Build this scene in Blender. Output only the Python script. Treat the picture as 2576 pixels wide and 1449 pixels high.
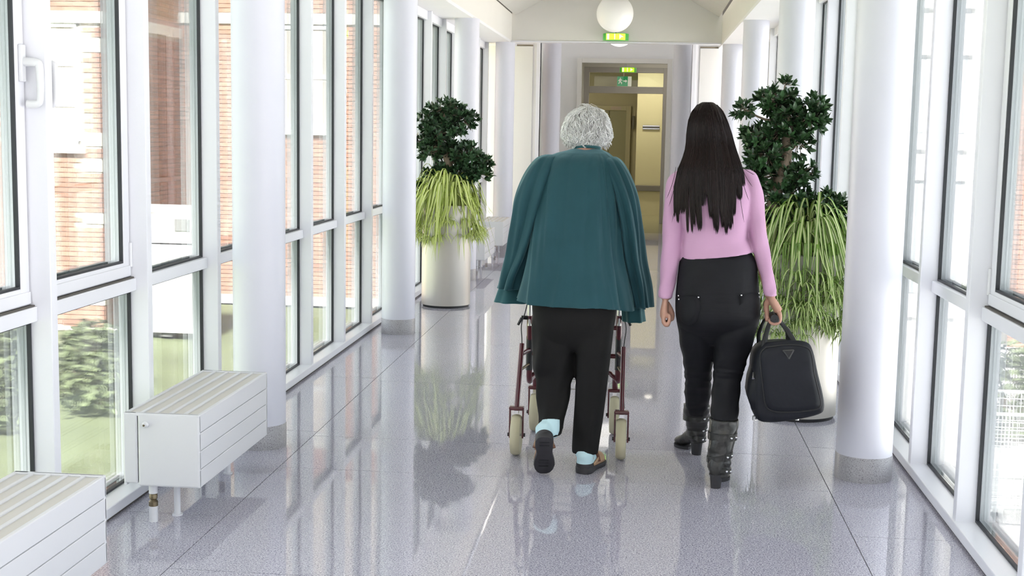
import bpy, bmesh, math, random
from mathutils import Vector, Matrix, Euler
import numpy as np

# ------------------------------------------------------------------ clear
for o in list(bpy.data.objects): bpy.data.objects.remove(o)
scene = bpy.context.scene
COL = scene.collection
PI = math.pi

# ------------------------------------------------------------------ camera (solved from the corridor's lines)
F_PX, PITCH, YAW, ROLL, CAM_H = 3300.0, .12148, -.09981, -.018237, 1.55
def _cam():
    cy, sy, cp, sp, cr, sr = math.cos(YAW), math.sin(YAW), math.cos(PITCH), math.sin(PITCH), math.cos(ROLL), math.sin(ROLL)
    f = np.array([sy*cp, cy*cp, -sp]); r = np.array([cy, -sy, 0]); d = np.cross(f, r)
    return np.array([cr*r+sr*d, -sr*r+cr*d, f])
CM = _cam()
cam_data = bpy.data.cameras.new('camera'); cam = bpy.data.objects.new('camera', cam_data); COL.objects.link(cam)
cam_data.sensor_width = 36; cam_data.lens = F_PX/2576*36; cam_data.clip_start = .05; cam_data.clip_end = 300
m = Matrix.Identity(4)
for i in range(3):
    m[i][0] = CM[0][i]; m[i][1] = -CM[1][i]; m[i][2] = -CM[2][i]
m[2][3] = CAM_H
cam.matrix_world = m
scene.camera = cam

# ------------------------------------------------------------------ world, light, exposure
world = bpy.data.worlds.new('overcast_sky'); scene.world = world; world.use_nodes = True
bg = world.node_tree.nodes['Background']
bg.inputs[0].default_value = (.86, .92, 1.0, 1); bg.inputs[1].default_value = 3.8
sun_d = bpy.data.lights.new('hazy_sun', 'SUN'); sun_d.energy = 64.0; sun_d.angle = math.radians(8); sun_d.color = (1, .95, .90)
sun = bpy.data.objects.new('hazy_sun', sun_d); COL.objects.link(sun)
sun.rotation_euler = (math.radians(50), 0, math.radians(-2)); sun.location = (-1, -12, 14)
vs = scene.view_settings
scene.display_settings.display_device = 'sRGB'
vs.view_transform = 'Standard'; vs.look = 'None'; vs.gamma = 1; vs.use_curve_mapping = False
vs.exposure = -0.5

# ------------------------------------------------------------------ pixel helpers (a pixel gives a direction, the depth plane is given)
def ray(x, y): return CM.T @ np.array([(x-1288)/F_PX, (y-724.5)/F_PX, 1.])
def P(x, y, Y):
    d = ray(x, y); t = Y/d[1]
    return Vector((d[0]*t, Y, CAM_H+d[2]*t))

# ------------------------------------------------------------------ materials
MATS = {}
def mat(name, col, rough=.5, metal=0., spec=.5, noise=None, bump=None, island=0., sheen=None, coat=0., emit=None, trans=0., coords='Object', speck=None, wave=None, alpha=None, sss=0.):
    if name in MATS: return MATS[name]
    M = bpy.data.materials.new(name); M.use_nodes = True; nt = M.node_tree; N = nt.nodes; L = nt.links
    b = N['Principled BSDF']
    def setv(k, v):
        if k in b.inputs: b.inputs[k].default_value = v
    setv('Base Color', (*col, 1)); setv('Roughness', rough); setv('Metallic', metal); setv('Specular IOR Level', spec)
    setv('Coat Weight', coat); setv('Coat Roughness', .08); setv('Transmission Weight', trans)
    if sss: setv('Subsurface Weight', sss); setv('Subsurface Scale', .01)
    if sheen: setv('Sheen Weight', sheen[0]); setv('Sheen Roughness', .4); setv('Sheen Tint', (*sheen[1], 1))
    if emit: setv('Emission Color', (*emit[0], 1)); setv('Emission Strength', emit[1])
    tc = N.new('ShaderNodeTexCoord')
    src = None
    def colnode(fac, dark, light):
        r = N.new('ShaderNodeMix'); r.data_type = 'RGBA'
        L.new(fac, r.inputs[0]); r.inputs[6].default_value = (*dark, 1); r.inputs[7].default_value = (*light, 1)
        return r.outputs[2]
    if noise:
        sc, amt = noise[:2]; t = N.new('ShaderNodeTexNoise'); t.inputs['Scale'].default_value = sc; t.inputs['Detail'].default_value = 5
        if len(noise) > 2:
            mp = N.new('ShaderNodeMapping'); mp.inputs['Scale'].default_value = noise[2]; L.new(tc.outputs[coords], mp.inputs[0]); L.new(mp.outputs[0], t.inputs['Vector'])
        else: L.new(tc.outputs[coords], t.inputs['Vector'])
        src = colnode(t.outputs['Fac'], tuple(max(0, c*(1-amt)) for c in col), tuple(min(1, c*(1+amt)) for c in col))
    if island:
        g = N.new('ShaderNodeNewGeometry'); o = N.new('ShaderNodeObjectInfo'); a = N.new('ShaderNodeMath'); a.operation = 'ADD'
        L.new(g.outputs['Random Per Island'], a.inputs[0]); L.new(o.outputs['Random'], a.inputs[1])
        fr = N.new('ShaderNodeMath'); fr.operation = 'FRACT'; L.new(a.outputs[0], fr.inputs[0])
        c2 = colnode(fr.outputs[0], tuple(max(0, c*(1-island)) for c in col), tuple(min(1, c*(1+island)) for c in col))
        if src:
            mx = N.new('ShaderNodeMix'); mx.data_type = 'RGBA'; mx.inputs[0].default_value = .5; L.new(src, mx.inputs[6]); L.new(c2, mx.inputs[7]); src = mx.outputs[2]
        else: src = c2
    if speck:      # (scale, colour dark, threshold lo, hi)
        for sc, c, lo, hi in speck:
            t = N.new('ShaderNodeTexNoise'); t.inputs['Scale'].default_value = sc; t.inputs['Detail'].default_value = 2; L.new(tc.outputs[coords], t.inputs['Vector'])
            mr = N.new('ShaderNodeMapRange'); mr.inputs[1].default_value = lo; mr.inputs[2].default_value = hi; L.new(t.outputs['Fac'], mr.inputs[0])
            mx = N.new('ShaderNodeMix'); mx.data_type = 'RGBA'; L.new(mr.outputs[0], mx.inputs[0])
            if src: L.new(src, mx.inputs[6])
            else: mx.inputs[6].default_value = (*col, 1)
            mx.inputs[7].default_value = (*c, 1); src = mx.outputs[2]
    if src: L.new(src, b.inputs['Base Color'])
    hsrc = None
    if bump:
        lst = bump if isinstance(bump, list) else [bump]
        prev = None
        for bb in lst:
            sc, st, dist = bb[:3]
            t = N.new('ShaderNodeTexNoise'); t.inputs['Scale'].default_value = sc; t.inputs['Detail'].default_value = 3
            mp = N.new('ShaderNodeMapping'); mp.inputs['Scale'].default_value = bb[3] if len(bb) > 3 else (1, 1, 1)
            L.new(tc.outputs[coords], mp.inputs[0]); L.new(mp.outputs[0], t.inputs['Vector'])
            bn = N.new('ShaderNodeBump'); bn.inputs['Strength'].default_value = st; bn.inputs['Distance'].default_value = dist
            L.new(t.outputs['Fac'], bn.inputs['Height'])
            if prev: L.new(prev, bn.inputs['Normal'])
            prev = bn.outputs[0]
        L.new(prev, b.inputs['Normal'])
    if wave:       # (scale, strength, distance, direction)
        t = N.new('ShaderNodeTexWave'); t.inputs['Scale'].default_value = wave[0]; t.bands_direction = wave[3]; L.new(tc.outputs[coords], t.inputs['Vector'])
        bn = N.new('ShaderNodeBump'); bn.inputs['Strength'].default_value = wave[1]; bn.inputs['Distance'].default_value = wave[2]
        L.new(t.outputs['Fac'], bn.inputs['Height']); L.new(bn.outputs[0], b.inputs['Normal'])
    MATS[name] = M
    return M

def glass_mat(name, tint, refl=1.0):
    M = bpy.data.materials.new(name); M.use_nodes = True; nt = M.node_tree; N = nt.nodes; L = nt.links
    N.remove(N['Principled BSDF']); out = N['Material Output']
    tr = N.new('ShaderNodeBsdfTransparent'); tr.inputs[0].default_value = (*tint, 1)
    gl = N.new('ShaderNodeBsdfGlossy'); gl.inputs['Roughness'].default_value = .01; gl.inputs[0].default_value = (1, 1, 1, 1)
    fr = N.new('ShaderNodeFresnel'); fr.inputs[0].default_value = 1.45
    mu = N.new('ShaderNodeMath'); mu.operation = 'MULTIPLY'; mu.inputs[1].default_value = refl; L.new(fr.outputs[0], mu.inputs[0])
    mx = N.new('ShaderNodeMixShader'); L.new(mu.outputs[0], mx.inputs[0]); L.new(tr.outputs[0], mx.inputs[1]); L.new(gl.outputs[0], mx.inputs[2])
    L.new(mx.outputs[0], out.inputs[0]); MATS[name] = M
    return M

white_frame = mat('white_painted_aluminium', (.77, .77, .82), .28, spec=.5, bump=(40, .03, .002))
white_wall = mat('white_wall_paint', (.79, .78, .79), .6, noise=(3, .02))
cream_wall = mat('cream_wall_paint', (.74, .72, .68), .6, noise=(3, .02))
column_paint = mat('pale_lilac_column_paint', (.66, .66, .74), .42, noise=(2, .015), bump=(300, .03, .001))
granite_base = mat('grey_granite_base', (.36, .35, .37), .35, speck=[(260, (.12, .11, .12), .56, .66), (330, (.60, .58, .60), .60, .70)])
floor_stone = mat('polished_terrazzo', (.43, .415, .50), .032, spec=.66, noise=(2.2, .06), bump=[(4, .035, .004, (1.6, 1, 1)), (1.6, .03, .01)],
                  speck=[(155, (.19, .18, .24), .53, .60), (200, (.76, .74, .81), .56, .63)])
grout = mat('dark_grout', (.16, .15, .16), .7)
gasket_m = mat('black_rubber_gasket', (.018, .02, .025), .5)
spacer_m = mat('grey_glazing_spacer', (.42, .47, .47), .4)
glass_m = glass_mat('clear_window_glass', (.97, .99, .985), .9)
rib_m = mat('ribbed_ceiling_panel', (.66, .64, .59), .5, wave=(62, .5, .004, 'X'))
dark_gap = mat('dark_gap', (.10, .09, .08), .8)
rad_white = mat('white_radiator_enamel', (.70, .70, .73), .35)
rad_grille = mat('beige_grille_metal', (.66, .63, .59), .5, wave=(160, .4, .002, 'Y'))
brass = mat('aged_brass', (.20, .16, .10), .4, metal=.8)
steel = mat('brushed_steel', (.62, .61, .60), .3, metal=1., bump=(60, .12, .002, (1, 1, .02)))
planter_metal = mat('champagne_metal_planter', (.56, .53, .49), .48, metal=.5, bump=(90, .1, .002, (1, 1, .03)))
black_plastic = mat('black_plastic', (.015, .015, .017), .45)
chrome = mat('chrome', (.72, .72, .74), .12, metal=1.)
ROOT = {}

# ------------------------------------------------------------------ mesh building
class MB:
    def __init__(s): s.v = []; s.f = []
    def add(s, v, f):
        o = len(s.v); s.v += [tuple(p) for p in v]; s.f += [tuple(i+o for i in q) for q in f]; return s
    def box(s, x0, x1, y0, y1, z0, z1):
        x0, x1 = sorted((x0, x1)); y0, y1 = sorted((y0, y1)); z0, z1 = sorted((z0, z1))
        v = [(x, y, z) for z in (z0, z1) for y in (y0, y1) for x in (x0, x1)]
        return s.add(v, [(0, 2, 3, 1), (4, 5, 7, 6), (0, 1, 5, 4), (2, 6, 7, 3), (0, 4, 6, 2), (1, 3, 7, 5)])
    def obox(s, c, ax, ay, az):     # oriented box: centre and half axes
        c, ax, ay, az = map(Vector, (c, ax, ay, az))
        v = [c+i*ax+j*ay+k*az for k in (-1, 1) for j in (-1, 1) for i in (-1, 1)]
        return s.add(v, [(0, 2, 3, 1), (4, 5, 7, 6), (0, 1, 5, 4), (2, 6, 7, 3), (0, 4, 6, 2), (1, 3, 7, 5)])
    def rings(s, R, cap0=True, cap1=True):
        n = len(R[0]); o = len(s.v)
        for r in R: s.v += [tuple(p) for p in r]
        for i in range(len(R)-1):
            for j in range(n):
                a = o+i*n+j; b = o+i*n+(j+1) % n
                s.f.append((a, b, b+n, a+n))
        if cap0: s.f.append(tuple(o+j for j in reversed(range(n))))
        if cap1: s.f.append(tuple(o+(len(R)-1)*n+j for j in range(n)))
        return s
    def tube(s, pts, rad, n=12, sub=0, flat=None, up=None, cap=True):
        pts = [Vector(p) for p in pts]; rad = list(rad) if hasattr(rad, '__len__') else [rad]*len(pts)
        if sub:
            pts = [Vector(q) for q in crom([tuple(p) for p in pts], sub)]; rad = [q[0] for q in crom([(r,) for r in rad], sub)]
        R = []; nrm = None
        for i, p in enumerate(pts):
            t = (pts[min(i+1, len(pts)-1)]-pts[max(i-1, 0)]).normalized()
            if nrm is None:
                a = Vector(up) if up else (Vector((0, 0, 1)) if abs(t.z) < .9 else Vector((0, 1, 0)))
                nrm = (a-t*a.dot(t)).normalized()
            else: nrm = (nrm-t*nrm.dot(t)).normalized()
            bi = t.cross(nrm); k = flat or 1.
            R.append([p+(nrm*math.cos(2*PI*j/n)*k+bi*math.sin(2*PI*j/n))*rad[i] for j in range(n)])
        return s.rings(R, cap, cap)
    def cyl(s, c, r, z0, z1, n=48, r1=None):
        r1 = r if r1 is None else r1
        return s.rings([[(c[0]+rr*math.cos(2*PI*j/n), c[1]+rr*math.sin(2*PI*j/n), z) for j in range(n)] for rr, z in ((r, z0), (r1, z1))])
    def lathe(s, c, prof, n=48, cap0=True, cap1=True):
        return s.rings([[(c[0]+r*math.cos(2*PI*j/n), c[1]+r*math.sin(2*PI*j/n), c[2]+z) for j in range(n)] for r, z in prof], cap0, cap1)
    def disc_axis(s, c, axis, prof, n=32):     # lathe about any axis: prof (radius, offset)
        a = Vector(axis).normalized(); u = a.orthogonal().normalized(); w = a.cross(u); c = Vector(c)
        return s.rings([[c+a*h+(u*math.cos(2*PI*j/n)+w*math.sin(2*PI*j/n))*r for j in range(n)] for r, h in prof])
    def ellipsoid(s, c, r, n=20, m=12, rot=None):
        c = Vector(c); R = []
        for i in range(m+1):
            ph = -PI/2+PI*i/m; ph = max(-PI/2+.02, min(PI/2-.02, ph)); ring = []
            for j in range(n):
                th = 2*PI*j/n; p = Vector((r[0]*math.cos(ph)*math.cos(th), r[1]*math.cos(ph)*math.sin(th), r[2]*math.sin(ph)))
                ring.append(c+(rot @ p if rot else p))
            R.append(ring)
        return s.rings(R)
    def loft(s, secs, n=40, sub=5, disp=None, cap0=True, cap1=True):
        # secs: (cx, cy, cz, half width, half depth) horizontal rings, listed top to bottom or bottom to top
        S = crom([tuple(q) for q in secs], sub); R = []
        for i, (cx, cy, cz, a, b) in enumerate(S):
            t = i/(len(S)-1); ring = []
            for j in range(n):
                th = 2*PI*j/n; e = .86
                c0, s0 = math.cos(th), math.sin(th)
                x = math.copysign(abs(c0)**e, c0)*a; y = math.copysign(abs(s0)**e, s0)*b
                d = disp(th, t) if disp else (0, 0, 0)
                if not isinstance(d, tuple): d = (c0*d, s0*d, 0)
                ring.append((cx+x+d[0], cy+y+d[1], cz+d[2]))
            R.append(ring)
        return s.rings(R, cap0, cap1)
    def prism(s, poly, axis, d0, d1):   # polygon in the plane across `axis`
        def mk(u, w, d): return {'x': (d, u, w), 'y': (u, d, w), 'z': (u, w, d)}[axis]
        return s.rings([[mk(u, w, d) for u, w in poly] for d in (d0, d1)])
    def build(s, name, material, parent=None, smooth=False, bevel=0, solid=0, voxel=0, smooth_it=0):
        me = bpy.data.meshes.new(name); off = Vector((0, 0, 0))
        if parent is not None: off = ROOT.get(parent.name, Vector((0, 0, 0)))
        me.from_pydata([tuple(Vector(p)-off) for p in s.v], [], s.f); me.validate()
        o = bpy.data.objects.new(name, me); COL.objects.link(o)
        if parent is not None: o.parent = parent; ROOT[o.name] = off
        else: ROOT[o.name] = Vector((0, 0, 0))
        bm = bmesh.new(); bm.from_mesh(me); bmesh.ops.recalc_face_normals(bm, faces=bm.faces); bm.to_mesh(me); bm.free()
        mods = False
        if voxel:
            md = o.modifiers.new('r', 'REMESH'); md.mode = 'VOXEL'; md.voxel_size = voxel; mods = True
            if smooth_it:
                ms = o.modifiers.new('s', 'SMOOTH'); ms.iterations = smooth_it; ms.factor = .5
        if bevel:
            md = o.modifiers.new('b', 'BEVEL'); md.width = bevel; md.segments = 2; md.limit_method = 'ANGLE'; md.angle_limit = .6; mods = True
        if solid:
            md = o.modifiers.new('t', 'SOLIDIFY'); md.thickness = solid; md.offset = -1; mods = True
        if mods:
            dg = bpy.context.evaluated_depsgraph_get(); ev = o.evaluated_get(dg); nm = bpy.data.meshes.new_from_object(ev)
            o.modifiers.clear(); old = o.data; o.data = nm; bpy.data.meshes.remove(old); nm.name = name
        o.data.materials.clear(); o.data.materials.append(material)
        if smooth:
            for p in o.data.polygons: p.use_smooth = True
            if smooth != 'all' and hasattr(o.data, 'set_sharp_from_angle'): o.data.set_sharp_from_angle(angle=math.radians(40))
        return o

def crom(pts, sub):
    out = []; n = len(pts)
    for i in range(n-1):
        p0, p1, p2, p3 = pts[max(i-1, 0)], pts[i], pts[i+1], pts[min(i+2, n-1)]
        for k in range(sub):
            t = k/sub; t2 = t*t; t3 = t2*t
            out.append(tuple(.5*(2*b+(c-a)*t+(2*a-5*b+4*c-d)*t2+(3*b-a-3*c+d)*t3) for a, b, c, d in zip(p0, p1, p2, p3)))
    out.append(tuple(pts[-1])); return out

def tag(o, label, cat, group=None, kind=None):
    o['label'] = label; o['category'] = cat
    if group: o['group'] = group
    if kind: o['kind'] = kind
    return o
def thing(name, label, cat, loc=(0, 0, 0), group=None, kind=None):
    o = bpy.data.objects.new(name, None); COL.objects.link(o); o.location = loc; o.empty_display_size = .1
    ROOT[o.name] = Vector(loc); return tag(o, label, cat, group, kind)
def place(name, mesh, parent, M):     # shared-mesh piece under a parent
    o = bpy.data.objects.new(name, mesh); COL.objects.link(o); o.parent = parent
    o.matrix_local = Matrix.Translation(-ROOT.get(parent.name, Vector((0, 0, 0)))) @ M
    return o
def smesh(mb, name, material, smooth=False):
    me = bpy.data.meshes.new(name); me.from_pydata(mb.v, [], mb.f); me.materials.append(material)
    bm = bmesh.new(); bm.from_mesh(me); bmesh.ops.recalc_face_normals(bm, faces=bm.faces); bm.to_mesh(me); bm.free()
    if smooth:
        for p in me.polygons: p.use_smooth = True
    return me
def S(y, xl, xr, Y, b):     # loft section from a pixel row and its two edges, at depth Y
    A, B = P(xl, y, Y), P(xr, y, Y)
    return ((A.x+B.x)/2, Y, (A.z+B.z)/2, abs(B.x-A.x)/2, b)

# ================================================================== THE SETTING
XL, XR = -2.045, 1.245            # room faces of the mullions
BAY, YL0, YR0 = .895, 4.34, 4.24  # mullion pitch and phase on either side
Y_END = 16.9                      # header wall
SOF = 2.625                       # soffit height
AX = -.43                         # corridor axis

# ---- floor
f = MB().box(-2.25, 1.45, -4, 20.2, -.10, -.004).build('floor', grout); tag(f, 'polished grey terrazzo floor of the corridor with thin dark joints', 'floor', kind='structure')
rows_mid = [-4, -1.4, .05, 1.45, 2.87, 4.29, 5.69, 6.31, 7.77, 9.22, 10.67, 12.12, 13.57, 15.02, 16.47, 18.2, 20.0]
def slab_row(x0, x1, ys):
    for a, b in zip(ys[:-1], ys[1:]):
        MB().box(x0+.0018, x1-.0018, a+.0018, b-.0018, -.03, 0).build('floor_slab', floor_stone, f)
slab_row(-1.62, .84, rows_mid)
slab_row(-2.24, -1.62, [-4, -2, -.6, .8, 2.2, 3.5, 4.92, 6.4, 7.85, 9.3, 10.75, 12.2, 13.65, 15.1, 16.9, 20.0])
slab_row(.84, 1.44, [-4, -2, -.6, .8, 2.2, 3.6, 5.05, 6.5, 7.95, 9.4, 10.85, 12.3, 13.75, 15.2, 16.9, 20.0])

# ---- glazed side walls
def side_wall(s, XF, Y0, name, label, k0, k1):
    XG = XF+s*.09
    y_a, y_b = Y0+k0*BAY, Y_END+.0
    w = MB().box(XF-s*.01, XF+s*.16, -4, y_b, .012, .055).build(name, white_frame, None, bevel=.004)
    tag(w, label, 'wall', kind='structure')
    MB().box(XF+s*.0, XF+s*.15, -4, y_b, 0, .012).build('shadow_gap', dark_gap, w)
    MB().box(XF+s*.04, XF+s*.13, -4, y_b, 2.545, SOF+.02).build('head_rail', white_frame, w, bevel=.003)
    for k in range(k0, k1+1):
        ym = Y0+k*BAY
        MB().box(XF, XF+s*.13, ym, ym+.05, .05, SOF).build('mullion', white_frame, w, bevel=.003)
    return w
wl = side_wall(-1, XL, YL0, 'wall_left', 'left corridor wall of white window mullions above a low white sill', -9, 14)
wr = side_wall(1, XR, YR0, 'wall_right', 'right corridor wall of white window mullions above a low white sill', -9, 14)
WN = [0]
def ring_frame(mb, x0, x1, y0, y1, z0, z1, w):
    mb.box(x0, x1, y0, y0+w, z0, z1); mb.box(x0, x1, y1-w, y1, z0, z1); mb.box(x0, x1, y0+w, y1-w, z0, z0+w); mb.box(x0, x1, y0+w, y1-w, z1-w, z1)
def pane(par, s, XG, y0, y1, z0, z1):
    MB().box(XG, XG+s*.012, y0+.004, y1-.004, z0+.004, z1-.004).build('glass_pane', glass_m, par)
    g = MB(); ring_frame(g, XG-s*.002, XG-s*.016, y0, y1, z0, z1, .009); g.build('gasket', gasket_m, par)
    g = MB(); ring_frame(g, XG+s*.013, XG+s*.03, y0, y1, z0, z1, .014); g.build('glazing_spacer', spacer_m, par)
def window(s, XF, y0, y1, sash=None, label=''):
    WN[0] += 1; XG = XF+s*.09
    w = MB().box(XF+s*.05, XF+s*.12, y0+.05, y1, .85, .902).build('window_%d' % WN[0], white_frame, None, bevel=.003)
    tag(w, label, 'window', kind='structure')
    pane(w, s, XG, y0+.052, y1-.002, .056, .85)
    if not sash:
        pane(w, s, XG, y0+.052, y1-.002, .902, 2.545)
        return w
    fr = MB(); ring_frame(fr, XF+s*.075, XF+s*.125, y0+.054, y1-.004, .908, 2.54, .062)
    sa = fr.build('sash', white_frame, w, bevel=.003)
    MB().box(XF+s*.07, XF+s*.075, y0+.055, y1-.005, .912, .955).build('bottom_rail_trim', white_frame, sa, bevel=.002)
    pane(w, s, XG+s*.004, y0+.054+.062, y1-.004-.062, .908+.062, 2.54-.062)
    MB().box(XF+s*.06, XF+s*.12, y0+.05, y1, .9025, .9075).build('seam', dark_gap, w)
    hy = y1-.03 if sash == 'far' else y0+.082     # the handle sits on this stile, hinge on the other
    xb = XF+s*.075
    h = MB().box(xb, xb-s*.014, hy-.016, hy+.016, 1.675, 1.80).build('handle', rad_white, w, bevel=.004)
    MB().tube([(xb-s*.010, hy, 1.742), (xb-s*.055, hy, 1.740), (xb-s*.068, hy, 1.722), (xb-s*.068, hy, 1.622), (xb-s*.055, hy, 1.602), (xb-s*.022, hy, 1.600)],
              [.012, .012, .011, .010, .011, .012], 12, sub=4, flat=1.25).build('handle_grip', rad_white, h, smooth=True)
    hy2 = y0+.054 if sash == 'far' else y1-.006
    for z in (1.0, 2.35):
        MB().cyl((xb-s*.004, hy2, 0), .008, z-.05, z+.05, 12).build('hinge', rad_white, w, smooth=True)
    return w
LB = {-2: None, -1: 'far', 0: 'near'}
for k in range(-2, 14):
    y0 = YL0+k*BAY; y1 = y0+BAY
    if k == -1: lab = 'opening window on the left behind the front radiator, handle beside the post'
    elif k == 0: lab = 'opening window on the left, tall brick pier seen through its upper glass'
    else: lab = 'fixed window in the left glass wall, %s counting from the header wall' % ['fourteenth', 'thirteenth', 'twelfth', 'eleventh', 'tenth', 'ninth', 'eighth', 'seventh', 'sixth', 'fifth', 'fourth', 'third', 'second', 'first', 'x', 'x'][k if k >= 0 else 14]
    if k == -2: lab = 'fixed white window of the left wall at the picture edge'
    window(-1, XL, y0, y1, LB.get(k), lab)
for k in range(-1, 14):
    y0 = YR0+k*BAY; y1 = y0+BAY
    if k == 0: lab = 'opening window at the right picture edge with a broad lower frame'
    elif k == -1: lab = 'window of the right wall just outside the right picture edge'
    else: lab = 'fixed window in the right glass wall, %s counting from the header wall' % ['', 'thirteenth', 'twelfth', 'eleventh', 'tenth', 'ninth', 'eighth', 'seventh', 'sixth', 'fifth', 'fourth', 'third', 'second', 'first'][k]
    window(1, XR, y0, y1, 'near' if k == 0 else None, lab)

# ---- soffits, fascias and the pitched ribbed ceiling
def ceiling_side(s, XF, xin, name, label):
    o = MB().box(XF+s*.2, xin, -4, 20.0, SOF, SOF+.03).build(name, white_wall); tag(o, label, 'soffit', kind='structure')
    MB().box(xin, xin+s*.04, -4, Y_END, SOF+.03, 2.99).build('fascia', cream_wall, o)
    MB().box(xin+s*.0, xin+s*.03, -4, Y_END, 2.99, 3.06).build('shadow_gap', dark_gap, o)
ceiling_side(-1, XL, -1.755, 'trim_1', 'flat white soffit with cream fascia above the left windows')
ceiling_side(1, XR, .895, 'trim_2', 'flat white soffit with cream fascia above the right windows')
c = MB().box(-1.9, 1.05, -4, 20.0, 3.78, 3.84).build('ceiling', cream_wall); tag(c, 'pitched ceiling of ribbed beige metal panels', 'ceiling', kind='structure')
ys = [-4+1.79*i for i in range(12)]+[Y_END-.002]
for a, b in zip(ys[:-1], ys[1:]):
    if b-a < .1: continue
    for x0, x1 in ((-1.715, AX), (.855, AX)):
        MB().add([(x0, a+.004, 2.975), (x1, a+.004, 3.69), (x1, b-.004, 3.69), (x0, b-.004, 2.975), (x0, a+.004, 3.0), (x1, a+.004, 3.715), (x1, b-.004, 3.715), (x0, b-.004, 3.0)],
                 [(0, 1, 2, 3), (4, 7, 6, 5), (0, 4, 5, 1), (2, 6, 7, 3), (0, 3, 7, 4), (1, 5, 6, 2)]).build('ceiling_panel', rib_m, c)
b = MB().box(-2.3, 1.5, -4.1, -4, -.1, 3.9).build('wall_back', white_wall); tag(b, 'white end wall of the corridor behind the photographer', 'wall', kind='structure')

# ---- header wall and vestibule
h = MB().box(-2.2, 1.4, Y_END, Y_END+.14, SOF+.022, 3.84).build('wall_front', cream_wall); tag(h, 'cream header wall over the opening at the corridor end', 'wall', kind='structure')
MB().box(-1.76, .90, Y_END-.012, Y_END+.15, SOF+.012, SOF+.03).build('lower_edge_trim', white_frame, h)
door_panel = mat('white_door_panel', (.72, .71, .69), .45)
for n, x0, x1, lab in (('wall_panel_left', -2.2, -1.44, 'white boxed-in wall panel left of the end doorway'), ('wall_panel_right', .56, 1.40, 'white boxed-in wall panel right of the end doorway')):
    o = MB().box(x0, x1, 17.62, 17.76, 0, 3.84).build(n, white_wall); tag(o, lab, 'wall', kind='structure')
    a, bb = (-2.15, -1.54) if x0 < 0 else (.66, 1.36)
    MB().box(a, bb, 17.605, 17.62, .0, 2.63).build('panel', door_panel, o, bevel=.003)
    MB().box(a, bb, 17.603, 17.62, 2.635, 2.65).build('shadow_gap', mat('brown_gap', (.22, .18, .13), .7), o)
    MB().box(x0 if x0 < 0 else x1, a if x0 < 0 else bb, 17.60, 17.62, .0, 2.72).build('edge_trim', cream_wall, o)
    e = x1-.05 if x0 < 0 else x0
    MB().box(e, e+.05, 17.59, 17.76, 0, 2.75).build('post', white_frame, o, bevel=.003)
DOOR_Y = 19.9
dl, dr, dz = P(1452, 200, DOOR_Y).x, P(1690, 200, DOOR_Y).x, P(1570, 148, DOOR_Y).z
o = MB().box(-2.4, dl, DOOR_Y, DOOR_Y+.2, 0, 3.84).box(dr, 1.6, DOOR_Y, DOOR_Y+.2, 0, 3.84).box(dl, dr, DOOR_Y, DOOR_Y+.2, dz, 3.84).build('wall_end', white_wall)
tag(o, 'white end wall around the doorway to the yellow hall', 'wall', kind='structure')
c2 = MB().box(-2.4, 1.6, 17.04, 20.1, 3.5, 3.56).build('ceiling_vestibule', cream_wall); tag(c2, 'plain cream ceiling of the vestibule before the doorway', 'ceiling', kind='structure')
# glazed vestibule flanks
for s, X, n, lab in ((-1, -2.2, 'window_%d' % (WN[0]+1), 'glazed left flank of the vestibule before the end doorway'), (1, 1.35, 'window_%d' % (WN[0]+2), 'glazed right flank of the vestibule before the end doorway')):
    w = MB(); ring_frame(w, X, X+s*.06, 17.8, DOOR_Y, .0, SOF, .06); w.box(X, X+s*.06, 18.8, 18.85, .06, SOF-.06)
    w = w.build(n, white_frame); tag(w, lab, 'window', kind='structure')
    MB().box(X+s*.025, X+s*.035, 17.86, 18.8, .06, SOF-.06).build('glass_pane', glass_m, w); MB().box(X+s*.025, X+s*.035, 18.85, DOOR_Y-.06, .06, SOF-.06).build('glass_pane', glass_m, w)
# door frames
grey_frame = mat('grey_painted_door_frame', (.50, .48, .47), .45)
def door_frame(name, label, Y, x0, x1, z1, w, m_, d=.12):
    o = MB().box(x0, x0+w, Y-d/2, Y+d/2, 0, z1).box(x1-w, x1, Y-d/2, Y+d/2, 0, z1).box(x0+w, x1-w, Y-d/2, Y+d/2, z1-w, z1).build(name, m_, None, bevel=.004)
    return tag(o, label, 'door frame', kind='structure')
door_frame('door_1', 'white outer frame of the doorway at the corridor end', DOOR_Y-.02, dl, dr, dz, .07, mat('cream_frame', (.68, .66, .63), .45), .16)
HY = 22.2
ix0, ix1 = P(1470, 200, HY).x, P(1682, 200, HY).x
d2 = door_frame('door_2', 'grey inner door frame with a transom light above the passage', HY, ix0, ix1, P(1570, 170, HY).z, .085, grey_frame)
tz0, tz1 = P(1570, 235, HY).z, P(1570, 218, HY).z
MB().box(ix0+.085, ix1-.085, HY-.06, HY+.06, tz0, tz1).build('transom_bar', grey_frame, d2, bevel=.003)
MB().box(ix0+.085, ix1-.085, HY-.004, HY+.004, tz1, P(1570, 181, HY).z).build('transom_glass', glass_m, d2)
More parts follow.
